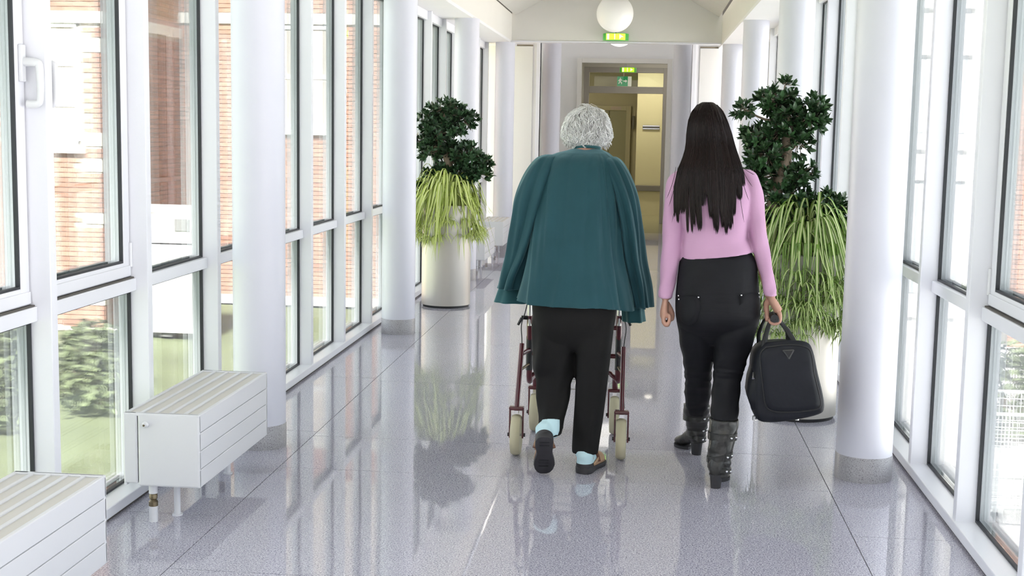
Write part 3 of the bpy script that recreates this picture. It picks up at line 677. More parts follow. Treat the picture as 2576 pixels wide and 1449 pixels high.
# ================================================================== POTTED PLANTS
def planter(c, r, h, lab):
    o = thing('planter', lab, 'planter', (c[0], c[1], 0), 'tall round metal planters')
    MB().lathe((c[0], c[1], 0), [(r, .02), (r, h), (r-.012, h+.004), (r-.02, h-.004), (r-.02, h-.10)], 64, True, False).build('tub', planter_metal, o, smooth=True)
    MB().cyl(c, r-.012, 0, .0198, 64).build('plinth', black_plastic, o)
    MB().cyl(c, r-.021, h-.14, h-.06, 40).build('soil', mat('potting_soil', (.05, .035, .025), .95, bump=(60, .6, .02)), o)
    return o
def ficus(base, trunk, blobs, Y, lab, seed, n_whorl, leafL, lm_, n_parts=300):
    rr = random.Random(seed); T = [P(x, y, Y) for x, y, r in trunk]; T[0] = Vector(base); R = [r for x, y, r in trunk]
    T = [Vector((p.x, Y+.03*math.sin(3*i), p.z)) for i, p in enumerate(T)]
    o = thing('ficus_tree', lab, 'tree', tuple(T[0]), 'bonsai trees in planters')
    MB().tube(T, R, 14, sub=6).build('trunk', bark_m, o, smooth='all')
    for k in range(5):
        a = 2*PI*k/5+.4; MB().tube([T[0]+Vector((0, 0, .07)), T[0]+Vector((.05*math.cos(a), .05*math.sin(a), .03)), T[0]+Vector((.10*math.cos(a), .10*math.sin(a), -.02))], [R[0]*.7, R[0]*.5, R[0]*.3], 8, sub=3).build('root', bark_m, o, smooth='all')
    tw = MB(); Ls = []; tot = sum(b[2]*b[3] for b in blobs)
    for bx, by, rx, ry in blobs:
        c = P(bx, by, Y); sx = rx*Y/F_PX; sz = ry*Y/F_PX; sy = max(.09, min(sx, .16))
        ti = min(range(len(T)), key=lambda i: (T[i]-c).length+max(0, T[i].z-c.z)*2)
        start = T[ti]; mid = (start+c)/2+Vector((0, 0, -.02))
        if ti > 0 or True: tw.tube([start, mid, c], [.010, .007, .004], 7, sub=3)
        for i in range(max(3, int(n_whorl*rx*ry/tot))):
            while True:
                q = Vector((rr.uniform(-1, 1), rr.uniform(-1, 1), rr.uniform(-1, 1)))
                if .2 < q.length < 1: break
            p = c+Vector((q.x*sx, q.y*sy, q.z*sz)); d = (Vector((q.x, q.y, q.z+.55))).normalized()
            tw.tube([c+(p-c)*.35, p-d*.01, p], [.003, .0022, .0015], 5)
            a0 = rr.uniform(0, 6.28); nl = rr.randint(5, 8)
            u = d.orthogonal().normalized(); w = d.cross(u)
            for k in range(nl):
                a = a0+2.4*k; tilt = .35+.75*k/nl+rr.uniform(-.15, .15)
                e = (d*math.cos(tilt)+(u*math.cos(a)+w*math.sin(a))*math.sin(tilt)).normalized()
                side = e.cross(d); side = side.normalized() if side.length > 1e-4 else u
                up = side.cross(e); s = rr.uniform(.75, 1.2)
                M = Matrix(((side.x*s, e.x*s, up.x*s, p.x-d.x*.012*k/nl), (side.y*s, e.y*s, up.y*s, p.y-d.y*.012*k/nl), (side.z*s, e.z*s, up.z*s, p.z-d.z*.012*k/nl), (0, 0, 0, 1)))
                Ls.append((p.y, M))
    Ls.sort(key=lambda q: q[0])
    v, fc = leaf_mesh(leafL, leafL*.46); me = smesh(MB().add(v, fc), 'leaf', lm_, True); rest = MB()
    for i, (_, M) in enumerate(Ls):
        if i < n_parts: place('leaf', me, o, M)
        else: rest.add([M @ Vector(q) for q in v], fc)
    if rest.v: q = rest.build('foliage', lm_, o, smooth=True); q['kind'] = 'stuff'
    tw.build('twigs', bark_m, o, smooth='all')
    return o
def blade(path, w, mats, par, name='leaf', into=None, sub=4):
    pts = [Vector(q) for q in crom([tuple(p) for p in path], sub)]; n = len(pts); mb = MB()
    for i, p in enumerate(pts):
        t = i/(n-1); ww = w*(.55+.45*min(1, t*5))*(1-max(0, (t-.55)/.45)**1.6*.96)
        tg = (pts[min(i+1, n-1)]-pts[max(i-1, 0)]).normalized(); sd = tg.cross(Vector((0, 0, 1)))
        sd = sd.normalized() if sd.length > .05 else Vector((1, 0, 0)); nn = sd.cross(tg)
        if nn.z < 0: pass
        for k, hh in ((-1, .35), (-.42, .0), (.42, .0), (1, .35)): mb.v.append(tuple(p+sd*ww*k*.5+nn*abs(ww)*hh*.5))
    for i in range(n-1):
        for k in range(3): mb.f.append((i*4+k, i*4+k+1, i*4+k+5, i*4+k+4))
    if into is not None: into.add(mb.v, mb.f); return
    ob = mb.build(name, mats[0], par, smooth='all'); ob.data.materials.append(mats[1])
    for i, p in enumerate(ob.data.polygons): p.material_index = 1 if i % 3 == 1 else 0
    return ob
def spider(c, z, r, lab, seed, mats, n, spread, drop, plantlets, xlim=(-9, 9)):
    rr = random.Random(seed); o = thing('spider_plant', lab, 'plant', (c[0], c[1], z), 'spider plants in planters')
    for i in range(n):
        a = 2*PI*i*.381966+rr.uniform(-.2, .2); rad = r*rr.uniform(.02, .55); a2 = a+rr.uniform(-1.15, 1.15); sd_ = Vector((-math.sin(a2), math.cos(a2), 0))*rr.uniform(-.13, .13)
        b = Vector((c[0]+rad*math.cos(a), c[1]+rad*math.sin(a), z-.06+rr.uniform(0, .05))); out = Vector((math.cos(a2), math.sin(a2), 0))
        Rr_ = (r-rad)*.75+spread*rr.uniform(.18, .95); up = rr.uniform(.12, .30); dz = drop*rr.uniform(.2, 1.4)**1.6*1.1
        if i % 4 == 0: up *= 1.2; dz = rr.uniform(0, .10); Rr_ *= .85
        path = [b+out*Rr_*t**.92+sd_*t*t+Vector((0, 0, up*math.sin(PI*min(1, t*1.12)**.85)-dz*t**2.4)) for t in (0, .17, .34, .5, .66, .83, 1)]
        path = [Vector((min(max(q.x, xlim[0]), xlim[1]), q.y, q.z)) for q in path]
        blade(path, rr.uniform(.015, .026)*(.85 if c[1] < 9 else .95), mats, o, sub=2)
    rest = MB(); runs = MB()
    for i in range(plantlets):
        a = rr.uniform(PI*.85, PI*2.15); e = Vector((math.cos(a), math.sin(a), 0)); dz = rr.uniform(.12, drop*1.5); b = Vector((c[0], c[1], z))+e*(r*.8)
        q = Vector((c[0], c[1], z))+e*(r+rr.uniform(.03, .09))+Vector((0, 0, -dz))
        MB().tube([b, b+e*.10+Vector((0, 0, .05)), (b+q)/2+e*.06, q], [.0022, .002, .0018, .0015], 5, sub=4).build('runner', mats[0], o) if i < 30 else runs.tube([b, b+e*.10+Vector((0, 0, .05)), (b+q)/2+e*.06, q], [.0022, .002, .0018, .0015], 5, sub=4)
        for k in range(9):
            aa = 2*PI*k/9+rr.uniform(-.2, .2); ee = Vector((math.cos(aa), math.sin(aa)*.8, 0)); l = rr.uniform(.06, .14)
            if (q+ee*l-Vector((c[0], c[1], q.z+(ee*l).z))).xy.length < r+.012: ee = Vector((ee.x, ee.y, 0))*.3+e*.6
            blade([q, q+ee*l*.45+Vector((0, 0, l*.35)), q+ee*l*.85+Vector((0, 0, l*.10)), q+ee*l*1.05+Vector((0, 0, -l*.3))], rr.uniform(.008, .013), mats, o, into=rest, sub=2)
    if rest.v:
        ob = rest.build('plantlet_leaves', mats[0], o, smooth='all'); ob['kind'] = 'stuff'; ob.data.materials.append(mats[1])
        for i, p in enumerate(ob.data.polygons): p.material_index = 1 if i % 3 == 1 else 0
    if runs.v: runs.build('runners', mats[0], o)['kind'] = 'stuff'
    return o
PLc, PRc = (-1.705, 11.24), (.872, 7.26)
planter(PLc, .212, .88, 'tall brushed metal planter under the small tree on the left'); planter(PRc, .208, .90, 'tall pale metal planter behind the bag on the right')
ficus((P(1122, 480, PLc[1]).x, PLc[1], .83), [(1122, 480, .05), (1122, 455, .040), (1128, 408, .036), (1114, 372, .032), (1106, 336, .028), (1122, 285, .018)],
      [(1120, 268, 46, 20), (1080, 310, 32, 30), (1160, 298, 42, 28), (1068, 352, 22, 24), (1085, 380, 32, 26), (1132, 376, 30, 26), (1172, 392, 46, 32), (1200, 436, 34, 26), (1112, 428, 26, 22), (1168, 436, 36, 24), (1150, 462, 24, 12), (1216, 412, 18, 20), (1058, 474, 20, 14), (1076, 440, 13, 12), (1140, 320, 34, 24), (1100, 345, 30, 24)],
      PLc[1], 'small dark-leaved bonsai tree rising from the left planter', 5, 560, .056, leaf_dark2)
ficus((P(1975, 600, PRc[1]).x, PRc[1], .84), [(1975, 600, .06), (1970, 573, .050), (1948, 520, .040), (1954, 475, .038), (1972, 425, .034), (1980, 375, .030), (1982, 309, .024), (1968, 255, .014)],
      [(1955, 252, 56, 34), (2040, 288, 40, 56), (1872, 276, 22, 24), (1914, 345, 52, 34), (1965, 330, 46, 40), (1925, 388, 50, 44), (2010, 356, 36, 36), (1960, 440, 62, 34), (2018, 436, 34, 30), (1944, 500, 34, 34), (2080, 520, 52, 46), (2006, 531, 50, 40), (2052, 568, 50, 30), (1932, 560, 28, 34), (1975, 214, 18, 18), (1900, 440, 32, 34), (1985, 290, 40, 34), (2000, 490, 36, 30), (2108, 540, 24, 34)],
      PRc[1], 'tall dark-leaved bonsai tree rising from the right planter', 9, 880, .044, leaf_dark)
lime = (mat('lime_green_blade', (.42, .52, .10), .45, island=.3), mat('lime_cream_stripe', (.66, .70, .32), .45))
varg = (mat('mid_green_blade', (.20, .34, .06), .42, island=.3), mat('cream_stripe', (.62, .66, .36), .45))
spider(PLc, .90, .20, 'lime green spider plant spilling over the left planter', 14, lime, 300, .31, .24, 40, (-1.99, 9))
spider(PRc, .92, .20, 'variegated spider plant spilling over the right planter', 4, varg, 250, .29, .32, 120, (-9, 1.20))

# ================================================================== ROLLATOR
maroon = mat('maroon_painted_tube', (.085, .008, .016), .28, coat=.5)
tyre_m = mat('cream_rubber_tyre', (.56, .52, .36), .6, bump=(70, .2, .003))
hub_m = mat('grey_hub', (.45, .44, .40), .5)
ro = thing('rollator', 'dark red four-wheeled walking frame pushed by the white-haired person', 'walking frame', (-.33, 6.45, 0))
RY, FY, UY = 6.10, 6.62, 6.34
WR = .098
def wheel(x, y, front=False):
    o = MB().disc_axis((x, y, WR), (1, 0, 0), [(.062, -.016), (.078, -.024), (.090, -.022), (WR-.002, -.012), (WR, 0), (WR-.002, .012), (.090, .022), (.078, .024), (.062, .016)], 40).build('wheel', tyre_m, ro, smooth=True)
    MB().disc_axis((x, y, WR), (1, 0, 0), [(.064, -.013), (.064, .013)], 28).build('hub', hub_m, o, smooth=True)
    MB().tube([(x-.036, y, WR), (x+.036, y, WR)], .006, 10).build('axle', steel, o)
    fk = MB()
    for s in (-1, 1): fk.obox((x+s*.031, y, WR+.055), (.004, 0, 0), (0, .012, 0), (0, 0, .07))
    fk.build('fork', maroon, ro, bevel=.002)
    MB().box(x-.036, x+.036, y-.02, y+.02, .218, .236).build('fork_bridge', maroon, ro, bevel=.006)
    MB().box(x-.010, x+.010, y-.022, y+.01, .203, .219).build('brake_pad', chrome, ro)
    for s in (-1, 1): MB().disc_axis((x+s*.034, y, WR), (s, 0, 0), [(.009, 0), (.009, .008)], 10).build('axle_cap', black_plastic, ro)
for s, px, ux in ((-1, 1299, 1332), (1, 1563, 1556)):
    xr = P(px, 1075, RY).x; xu = P(ux, 880, UY).x
    wheel(xr, RY); wheel(xr-s*.045, FY)
    xt = P(1313 if s < 0 else 1569, 866, RY+.09).x; zt = P(1313, 864, RY+.09).z
    MB().tube([(xr, RY, .232), (xt, RY+.09, zt)], .0125, 14).build('rear_leg', maroon, ro, smooth=True)
    zb = P(ux, 968, UY).z; zt2 = P(ux, 792, UY).z
    MB().tube([(xu, UY-.02, zt2), (xu, UY, (zt2+zb)/2), (xu, UY+.01, zb+.06), (xu, UY+.045, zb+.012), (xu, UY+.11, zb+.01), (xr-s*.045, FY-.04, .30), (xr-s*.045, FY, .234)], .0145, 14, sub=5).build('side_frame', maroon, ro, smooth=True)
    MB().tube([(xu, UY-.004, P(ux, 845, UY).z), (xu, UY-.002, P(ux, 930, UY).z)], .0165, 14).build('black_sleeve', black_plastic, ro, smooth=True)
    MB().tube([(xu, UY-.02, zt2-.05), (xu, UY-.035, .80), (xu, UY-.05, .855), (xu, UY-.09, .885), (xu, UY-.20, .885)], .0105, 12, sub=4).build('handle_tube', steel, ro, smooth=True)
    MB().tube([(xu, UY-.12, .885), (xu, UY-.25, .885)], .0165, 12).build('hand_grip', black_plastic, ro, smooth=True)
    MB().tube([(xu, UY-.08, .862), (xu, UY-.16, .845), (xu, UY-.24, .842)], .006, 8).build('brake_lever', black_plastic, ro)
    zk = P(ux, 798, UY).z
    kn = MB().tube([(xu, UY-.02, zk), (xu+s*.04, UY-.03, zk+.002)], .010, 10).build('clamp_knob', black_plastic, ro, smooth=True)
    MB().tube([(xu+s*.038, UY-.03, zk), (xu+s*.056, UY-.034, zk-.035)], [.008, .006], 10).build('clamp_lever', black_plastic, ro, smooth=True)
    MB().tube([(xt, RY+.085, zt-.05), (xu, UY, zt-.055)], .0115, 12).build('side_strut', maroon, ro, smooth=True)
    MB().tube([(xr+(xt-xr)*.55, RY+.05, .40), (xu, UY, .40)], .007, 10).build('lock_link', brass, ro, smooth=True)
    MB().tube([(xu, UY-.02, .76), (xu+s*.02, UY-.06, .66), (xu+s*.035, UY-.08, .60), (xt, RY+.08, zt-.03), (xr+s*.012, RY+.02, .24)], .003, 6, sub=5).build('brake_cable', black_plastic, ro)
xa, xb = P(1332, 880, UY).x, P(1556, 880, UY).x
for z, y, nm in ((P(1340, 818, UY).z, UY, 'cross_bar'), (P(1340, 889, UY).z, UY, 'cross_bar')): MB().tube([(xa, y, z), (xb, y, z)], .0115, 12).build(nm, maroon, ro, smooth=True)
zc = P(1340, 940, UY).z
MB().tube([(xa, UY+.02, zc-.02), (xa+.03, UY+.03, zc), (xa+.07, UY+.05, zc+.01), (xb-.07, UY+.05, zc+.01), (xb-.03, UY+.03, zc), (xb, UY+.02, zc-.02)], .0105, 12, sub=4).build('lower_bow', maroon, ro, smooth=True)
MB().box(xa+.03, xb-.03, UY+.02, UY+.24, .555, .58).build('seat', black_plastic, ro, bevel=.01)
bk = MB()
for i in range(9): x = xa+.05+(xb-xa-.1)*i/8; bk.tube([(x, UY+.05, .38), (x, UY+.05, .27), (x, UY+.26, .27), (x, UY+.26, .40)], .0025, 6)
for z in (.27, .32, .38): bk.tube([(xa+.05, UY+.05, z), (xb-.05, UY+.05, z)], .003, 6); bk.tube([(xa+.05, UY+.26, z), (xb-.05, UY+.26, z)], .003, 6)
bk.build('wire_basket', steel, ro)

# ================================================================== BAG
bag_m = mat('black_nylon', (.008, .009, .014), .6, spec=.3, noise=(14, .25), bump=[(350, .25, .001), (9, .35, .012)])
bag_d = mat('black_webbing', (.010, .010, .012), .6, bump=(300, .3, .001))
BY0, BY1 = 5.60, 6.04
def bag_ring(Y, pts, sx=1, sz=1, low=None):
    q = [P(x, y, BY0) for x, y in pts]; cx = sum(p.x for p in q)/len(q); cz = sum(p.z for p in q)/len(q)
    zb = min(p.z for p in q); zf = (lambda z: cz+(z-cz)*sz) if low is None else (lambda z: zb+(z-zb)*sz-low)
    d = crom([(cx+(p.x-cx)*sx, zf(p.z)) for p in q]+[(cx+(q[0].x-cx)*sx, zf(q[0].z))], 4)[:-1]
    return [(x, Y, z) for x, z in d]
prof = [(1930, 862), (1985, 857), (2030, 862), (2046, 885), (2058, 940), (2070, 990), (2074, 1028), (2060, 1044), (2000, 1058), (1940, 1064), (1908, 1056), (1902, 1010), (1904, 950), (1910, 890)]
hx = P(1946, 792, 5.74)
bg_ = thing('travel_bag', 'black nylon travel bag held in the hand of the person in pink', 'bag', (P(1985, 1060, BY0).x, (BY0+BY1)/2, P(1985, 1062, BY0).z))
R = [bag_ring(BY0-.004, prof, .80, .80), bag_ring(BY0+.000, prof, .94, .94), bag_ring(BY0+.014, prof, 1, 1), bag_ring(BY0+.10, prof, 1.04, .97, .012), bag_ring(BY0+.25, prof, 1.05, .93, .016), bag_ring(BY1-.05, prof, 1.02, .88, .012), bag_ring(BY1-.01, prof, .94, .82, -.004), bag_ring(BY1, prof, .8, .7, -.03)]
MB().rings(R).build('body', bag_m, bg_, smooth='all')
pk = [(1926, 872), (1985, 866), (2028, 872), (2041, 892), (2048, 940), (2060, 990), (2064, 1018), (2048, 1030), (1990, 1036), (1945, 1034), (1926, 1020), (1920, 985), (1914, 930), (1912, 890)]
MB().rings([bag_ring(BY0+.004, pk, .98, .98), bag_ring(BY0-.010, pk, .985, .985), bag_ring(BY0-.018, pk, .95, .95), bag_ring(BY0-.022, pk, .80, .82), bag_ring(BY0-.019, pk, .4, .4)]).build('end_pocket', bag_m, bg_, smooth='all')
ring = bag_ring(BY0-.010, pk, .992, .992)
MB().tube([Vector(p) for p in ring]+[Vector(ring[0])], .004, 8).build('piping', bag_d, bg_, smooth=True)
lx = min(p[0] for p in R[3])
sp = MB()
pts = [(0, .05), (.03, .035), (.045, -.02), (.05, -.08), (.035, -.12), (0, -.13)]
zc = P(1890, 985, BY0).z
sp.rings([[(lx+.03-w*1.0, yy, zc+h_+.03) for w, h_ in [(a*k, b_*k2) for a, b_ in pts]]+[(lx+.05, yy, zc-.09), (lx+.05, yy, zc+.09)] for yy, k, k2 in ((BY0+.03, .55, .9), (BY0+.06, .95, 1), (BY0+.2, 1, 1), (BY1-.09, .9, 1), (BY1-.05, .4, .85))])
sp.build('side_pocket', bag_m, bg_, smooth='all')
MB().tube([(lx-.006, BY0+.028, zc+.052), (lx-.004, BY0+.05, zc+.072)], .006, 8).build('zip_pull', chrome, bg_)
# triangular emblem
T = [P(1968, 879, BY0), P(1995, 878, BY0), P(1983, 900, BY0)]; ce = (T[0]+T[1]+T[2])/3
tri = MB(); yy = BY0-.028
tri.rings([[(p.x, yy+.008, p.z) for p in T], [(p.x, yy, p.z) for p in T]]); tri.build('emblem', bag_d, bg_)
ed = MB()
for i in range(3): a, b_ = T[i], T[(i+1) % 3]; ed.tube([(a.x, yy, a.z), (b_.x, yy, b_.z)], .0032, 8)
ed.build('emblem_rim', mat('dull_black_metal', (.06, .06, .06), .3, metal=.5), bg_)
for px, py in ((2008, 1062), (2038, 1051), (1900, 1062)):
    c = P(px, py, BY0); MB().disc_axis((c.x, BY0+.05, c.z+.006), (0, 0, -1), [(.009, -.01), (.009, .008)], 10).build('foot_stud', steel, bg_)
# two carrying loops meeting in the hand
tz = P(1985, 862, BY0).z
def loop(xa, xg, dz):
    y0, y1 = BY0+.07, BY1-.09
    pts = [(xa, y0, tz-.06), (xa, y0+.005, tz-.01), ((xa*.4+xg*.6), y0+.05, tz+(hx.z-tz)*.6), (xg, hx.y-.045, hx.z-.012+dz), (xg, hx.y, hx.z-.004+dz), (xg, hx.y+.045, hx.z-.012+dz), ((xa*.4+xg*.6), y1-.05, tz+(hx.z-tz)*.6), (xa, y1-.005, tz-.01), (xa, y1, tz-.06)]
    MB().tube(pts, [.012]*2+[.0095]*5+[.012]*2, 10, sub=4, flat=.6).build('carry_strap', bag_d, bg_, smooth='all')
loop(P(1927, 870, BY0).x, hx.x-.006, 0); loop(P(2003, 870, BY0).x, hx.x+.008, 0)
MB().tube([(hx.x, hx.y-.05, hx.z-.010), (hx.x, hx.y+.05, hx.z-.010)], .018, 12).build('grip_wrap', bag_d, bg_, smooth=True)

# ================================================================== PEOPLE
skin = mat('skin', (.47, .26, .195), .5, noise=(30, .06), sss=.1)
skin_old = mat('aged_skin', (.54, .29, .22), .5, noise=(40, .12), sss=.1)
def head(mb, c, pitch, s=1.):
    # skull, jaw, nose, ears, lips; the face looks to +Y, tilted down by pitch
    R = Matrix.Rotation(-pitch, 3, 'X'); c = Vector(c)
    def at(x, y, z): return c+R @ Vector((x*s, y*s, z*s))
    mb.ellipsoid(at(0, -.005, .03), (.074*s, .092*s, .085*s), 24, 16, R)
    mb.ellipsoid(at(0, .03, -.045), (.058*s, .06*s, .068*s), 20, 12, R)
    mb.ellipsoid(at(0, .055, -.085), (.028*s, .022*s, .022*s), 12, 8, R)
    mb.tube([at(0, .082, .022), at(0, .100, -.006), at(0, .108, -.022), at(0, .088, -.032)], [.008*s, .011*s, .014*s, .010*s], 10)
    for e in (-1, 1):
        mb.ellipsoid(at(e*.078, -.008, -.006), (.008*s, .018*s, .030*s), 12, 8, R)
        mb.ellipsoid(at(e*.030, .076, .016), (.013*s, .008*s, .008*s), 10, 6, R)
        mb.ellipsoid(at(e*.030, .078, .036), (.020*s, .009*s, .006*s), 10, 6, R)
        mb.ellipsoid(at(e*.045, .062, -.024), (.018*s, .014*s, .018*s), 10, 6, R)
    mb.ellipsoid(at(0, .087, -.052), (.022*s, .008*s, .005*s), 10, 6, R); mb.ellipsoid(at(0, .085, -.063), (.019*s, .008*s, .006*s), 10, 6, R)
def hand_curl(mb, w, e, tight=1., k=1., thumb='down'):
    # relaxed or gripping hand hanging from wrist w; e = direction of the palm (+1 faces +X)
    w = Vector(w)
    def q(x, y, z): return w+Vector((e*x*k, y*k, z*k))
    mb.tube([q(0, 0, .03), q(0, 0, 0), q(-.002, 0, -.03), q(-.004, .0, -.06), q(-.004, 0, -.082)], [.024*k, .024*k, .030*k, .036*k, .033*k], 14, sub=2, flat=.52, up=(1, 0, 0))
    for i, (yy, L, r) in enumerate(((-.030, .80, .0082), (-.010, .95, .0090), (.011, 1.0, .0094), (.031, .94, .0092))):
        a = q(-.006, yy, -.074); b_ = q(-.004, yy*1.02, -.074-.034*L); c = q(.022*tight, yy, -.082-.036*L); d = q(.034*tight, yy*.98, -.062-.016*L); f_ = q(.020*tight, yy*.96, -.056-.010*L)
        mb.tube([a, b_, c, d, f_], [r*k*1.12, r*k*1.05, r*k, r*k*.92, r*k*.75], 9, sub=3)
    if thumb == 'down': pts = [q(.004, .026, -.018), q(.022, .030, -.045), q(.034, .022, -.072), q(.032, .010, -.098)]
    else: pts = [q(.004, .026, -.018), q(.024, .034, -.040), q(.036, .022, -.058), q(.030, .002, -.066)]
    mb.tube(pts, [.013*k, .012*k, .0105*k, .008*k], 10, sub=3)
def strand(mb, pts, r, n=3):
    mb.tube(pts, [r*.7]+[r]*(len(pts)-2)+[r*.15], n, cap=False)
def shoe_frame(heel, yaw, lift=0., pivot=.19):
    # foot space: y forward from the heel, z up; heel raised by turning about the ball
    M = Matrix.Translation(Vector(heel)) @ Matrix.Rotation(-yaw, 4, 'Z')
    if lift: M = M @ Matrix.Translation((0, pivot, 0)) @ Matrix.Rotation(-lift, 4, 'X') @ Matrix.Translation((0, -pivot, 0))
    return M
FOOT = [(0, .010), (.008, .024), (.03, .034), (.07, .033), (.11, .031), (.15, .040), (.185, .045), (.215, .038), (.235, .024), (.243, .008)]
def foot_outline(k=1., grow=0.):
    r = [(w*k+grow, y*k) for y, w in FOOT]; return [(x, y) for x, y in r]+[(-x*(.86 if y > .1 else 1), y) for x, y in reversed(r)]

# ---------------------------------------------------------------- white-haired person
vel = mat('teal_velour', (.015, .060, .075), .75, spec=.25, noise=(7, .18), sheen=(.35, (.45, .80, .88)), bump=[(260, .25, .0012), (5, .4, .018, (1.8, 1.2, .35))])
vel_t = mat('teal_velour_trim', (.022, .085, .098), .75, spec=.25, sheen=(.5, (.45, .85, .88)), bump=(260, .25, .0012))
blk_tr = mat('black_wool_trousers', (.010, .0095, .0095), .8, spec=.2, noise=(20, .2), bump=[(300, .2, .0008), (6, .3, .012, (1, 1, .5))])
sock_m = mat('pale_blue_socks', (.52, .72, .78), .85, bump=(220, .4, .001, (1, 1, .2)))
sole_m = mat('dark_shoe_sole', (.030, .028, .032), .6, noise=(30, .2))
tan_m = mat('tan_shoe_leather', (.48, .30, .18), .45); strap_m = mat('brown_shoe_strap', (.16, .06, .03), .4)
whair = mat('white_hair', (.80, .78, .77), .6, island=.30, spec=.3)
p1 = thing('person', 'person with white hair in a teal velour jacket pushing a walking frame', 'person', (-.30, 5.9, 0))
def fold_body(th, t):
    k = max(0, t-.12)
    a = (.0022*math.sin(9*th+2.2*t)+.005*math.sin(5*th-1.5+3*t)+.002*math.sin(13*th+7*t))*(.3+1.4*k)
    # long creases running down from the shoulders
    for th0, w, amp, t0 in ((-1.18, .08, -.010, .2), (-2.15, .09, -.010, .3), (-1.85, .06, .008, .6), (-.95, .06, .010, .3), (-.66, .06, -.014, .15), (-2.55, .07, .012, .15), (-1.5, .06, .007, .62), (-.40, .05, .012, .1), (-1.32, .04, .006, .1), (-1.95, .035, -.007, .12), (-.82, .035, -.008, .1), (-2.35, .04, -.008, .35), (-1.05, .035, -.007, .55)):
        d = (th-2*PI if th > PI else th)-(th0+.20*math.sin(2.6*t+3*th0)); a += amp*math.exp(-(d/w)**2)*min(1, max(0, (t-t0)*3))*(1-.3*t)
    c0, s0 = math.cos(th), math.sin(th); flare = max(0, (t-.72)/.28)**1.5
    dx = c0*a+(flare*.030*max(0, -c0)*max(0, s0+.6)*-1)
    return (dx, s0*a, -flare*(.030*max(0, c0)**1.5)-(.012*flare*math.sin(3*th+1)*.4))
jk = MB()
jk.loft([S(374, 1445, 1508, 6.115, .055), S(380, 1424, 1524, 6.10, .085), S(387, 1398, 1536, 6.085, .115), S(402, 1368, 1550, 6.06, .14), S(432, 1356, 1556, 6.035, .16), S(480, 1346, 1562, 6.01, .178), S(560, 1336, 1567, 5.985, .19),
         S(630, 1326, 1570, 5.965, .195), S(685, 1317, 1578, 5.95, .20), S(730, 1309, 1586, 5.94, .20), S(758, 1306, 1590, 5.935, .205)], 160, 9, fold_body, False, False)
jk.build('jacket_body', vel, p1, smooth='all', solid=.006)
def sleeve(secs, sgn, name='sleeve'):
    def d(th, t):
        a = (.005*math.sin(6*th+4*t+sgn)+.0045*math.sin(11*th-3*t))*(.3+.9*t)
        for th0, w, amp in ((-1.1, .13, -.016), (-1.9, .12, -.014), (-2.6, .12, .010), (-.5, .13, .011), (-1.5, .09, .009)):
            dd = (th-2*PI if th > PI else th)-(th0+.25*math.sin(3*t+sgn)); a += amp*math.exp(-(dd/w)**2)*min(1, t*2.5)
        return a
    return MB().loft(secs, 72, 8, d, True, False).build(name, vel, p1, smooth='all', solid=.005)
sl = sleeve([S(389, 1372, 1410, 6.05, .05), S(400, 1348, 1408, 6.03, .085), S(440, 1319, 1400, 6.00, .115), S(500, 1296, 1390, 5.99, .125), S(570, 1287, 1372, 6.00, .13), S(640, 1278, 1346, 6.02, .13), S(690, 1265, 1322, 6.06, .13), S(722, 1257, 1316, 6.08, .13)], 1)
sr = sleeve([S(394, 1506, 1550, 6.05, .05), S(407, 1510, 1566, 6.03, .085), S(445, 1524, 1587, 6.01, .11), S(500, 1540, 1605, 6.00, .12), S(570, 1552, 1614, 6.01, .125), S(650, 1562, 1621, 6.03, .125), S(712, 1574, 1632, 6.06, .13), S(768, 1586, 1637, 6.08, .13)], -1)
# loose front panels that swing out beside the hips
for nm, secs in (('front_panel', [S(600, 1290, 1322, 6.16, .05), S(680, 1272, 1330, 6.16, .07), S(722, 1256, 1336, 6.15, .085), S(758, 1245, 1340, 6.14, .095)]), ('front_panel', [S(640, 1560, 1600, 6.14, .05), S(720, 1560, 1612, 6.13, .07), S(770, 1562, 1618, 6.12, .08), S(806, 1566, 1622, 6.11, .085)])):
    MB().loft(secs, 64, 8, lambda th, t: .006*math.sin(7*th+2*t)*t, True, False).build(nm, vel_t, p1, smooth='all', solid=.004)
MB().tube([P(1445+63*(.5-.5*math.cos(PI*k/12)), 373-4*math.sin(PI*k/12), 6.115-.06*math.sin(PI*k/12)) for k in range(13)], .007, 8, sub=2).build('collar_band', vel_t, p1, smooth='all')
# trousers
def knee_fold(th, t): return .004*math.sin(6*th+9*t)+.003*math.sin(23*t+2*th)
tr_ = MB()
tr_.loft([S(640, 1345, 1545, 5.95, .12), S(720, 1338, 1552, 5.94, .145), S(790, 1340, 1550, 5.92, .150), S(840, 1350, 1538, 5.905, .11), S(880, 1375, 1515, 5.91, .06)], 48, 5)
tr_.loft([S(800, 1341, 1450, 5.92, .105), S(860, 1340, 1450, 5.92, .10), S(920, 1341, 1445, 5.93, .092), S(950, 1345, 1441, 5.935, .085), S(990, 1350, 1434, 5.91, .078), S(1040, 1354, 1424, 5.85, .070), S(1075, 1357, 1414, 5.79, .062), S(1094, 1357, 1410, 5.765, .060)], 48, 7, knee_fold)
tr_.loft([S(800, 1445, 1548, 5.90, .105), S(870, 1446, 1540, 5.90, .10), S(950, 1446, 1530, 5.90, .092), S(1040, 1441, 1519, 5.89, .085), S(1100, 1438, 1510, 5.885, .082), S(1137, 1437, 1505, 5.88, .080)], 48, 7, lambda th, t: .004*math.sin(2*th+4)+.003*math.sin(5*th+3*t))
tr_.build('trousers', blk_tr, p1, smooth='all', voxel=.006, smooth_it=14)
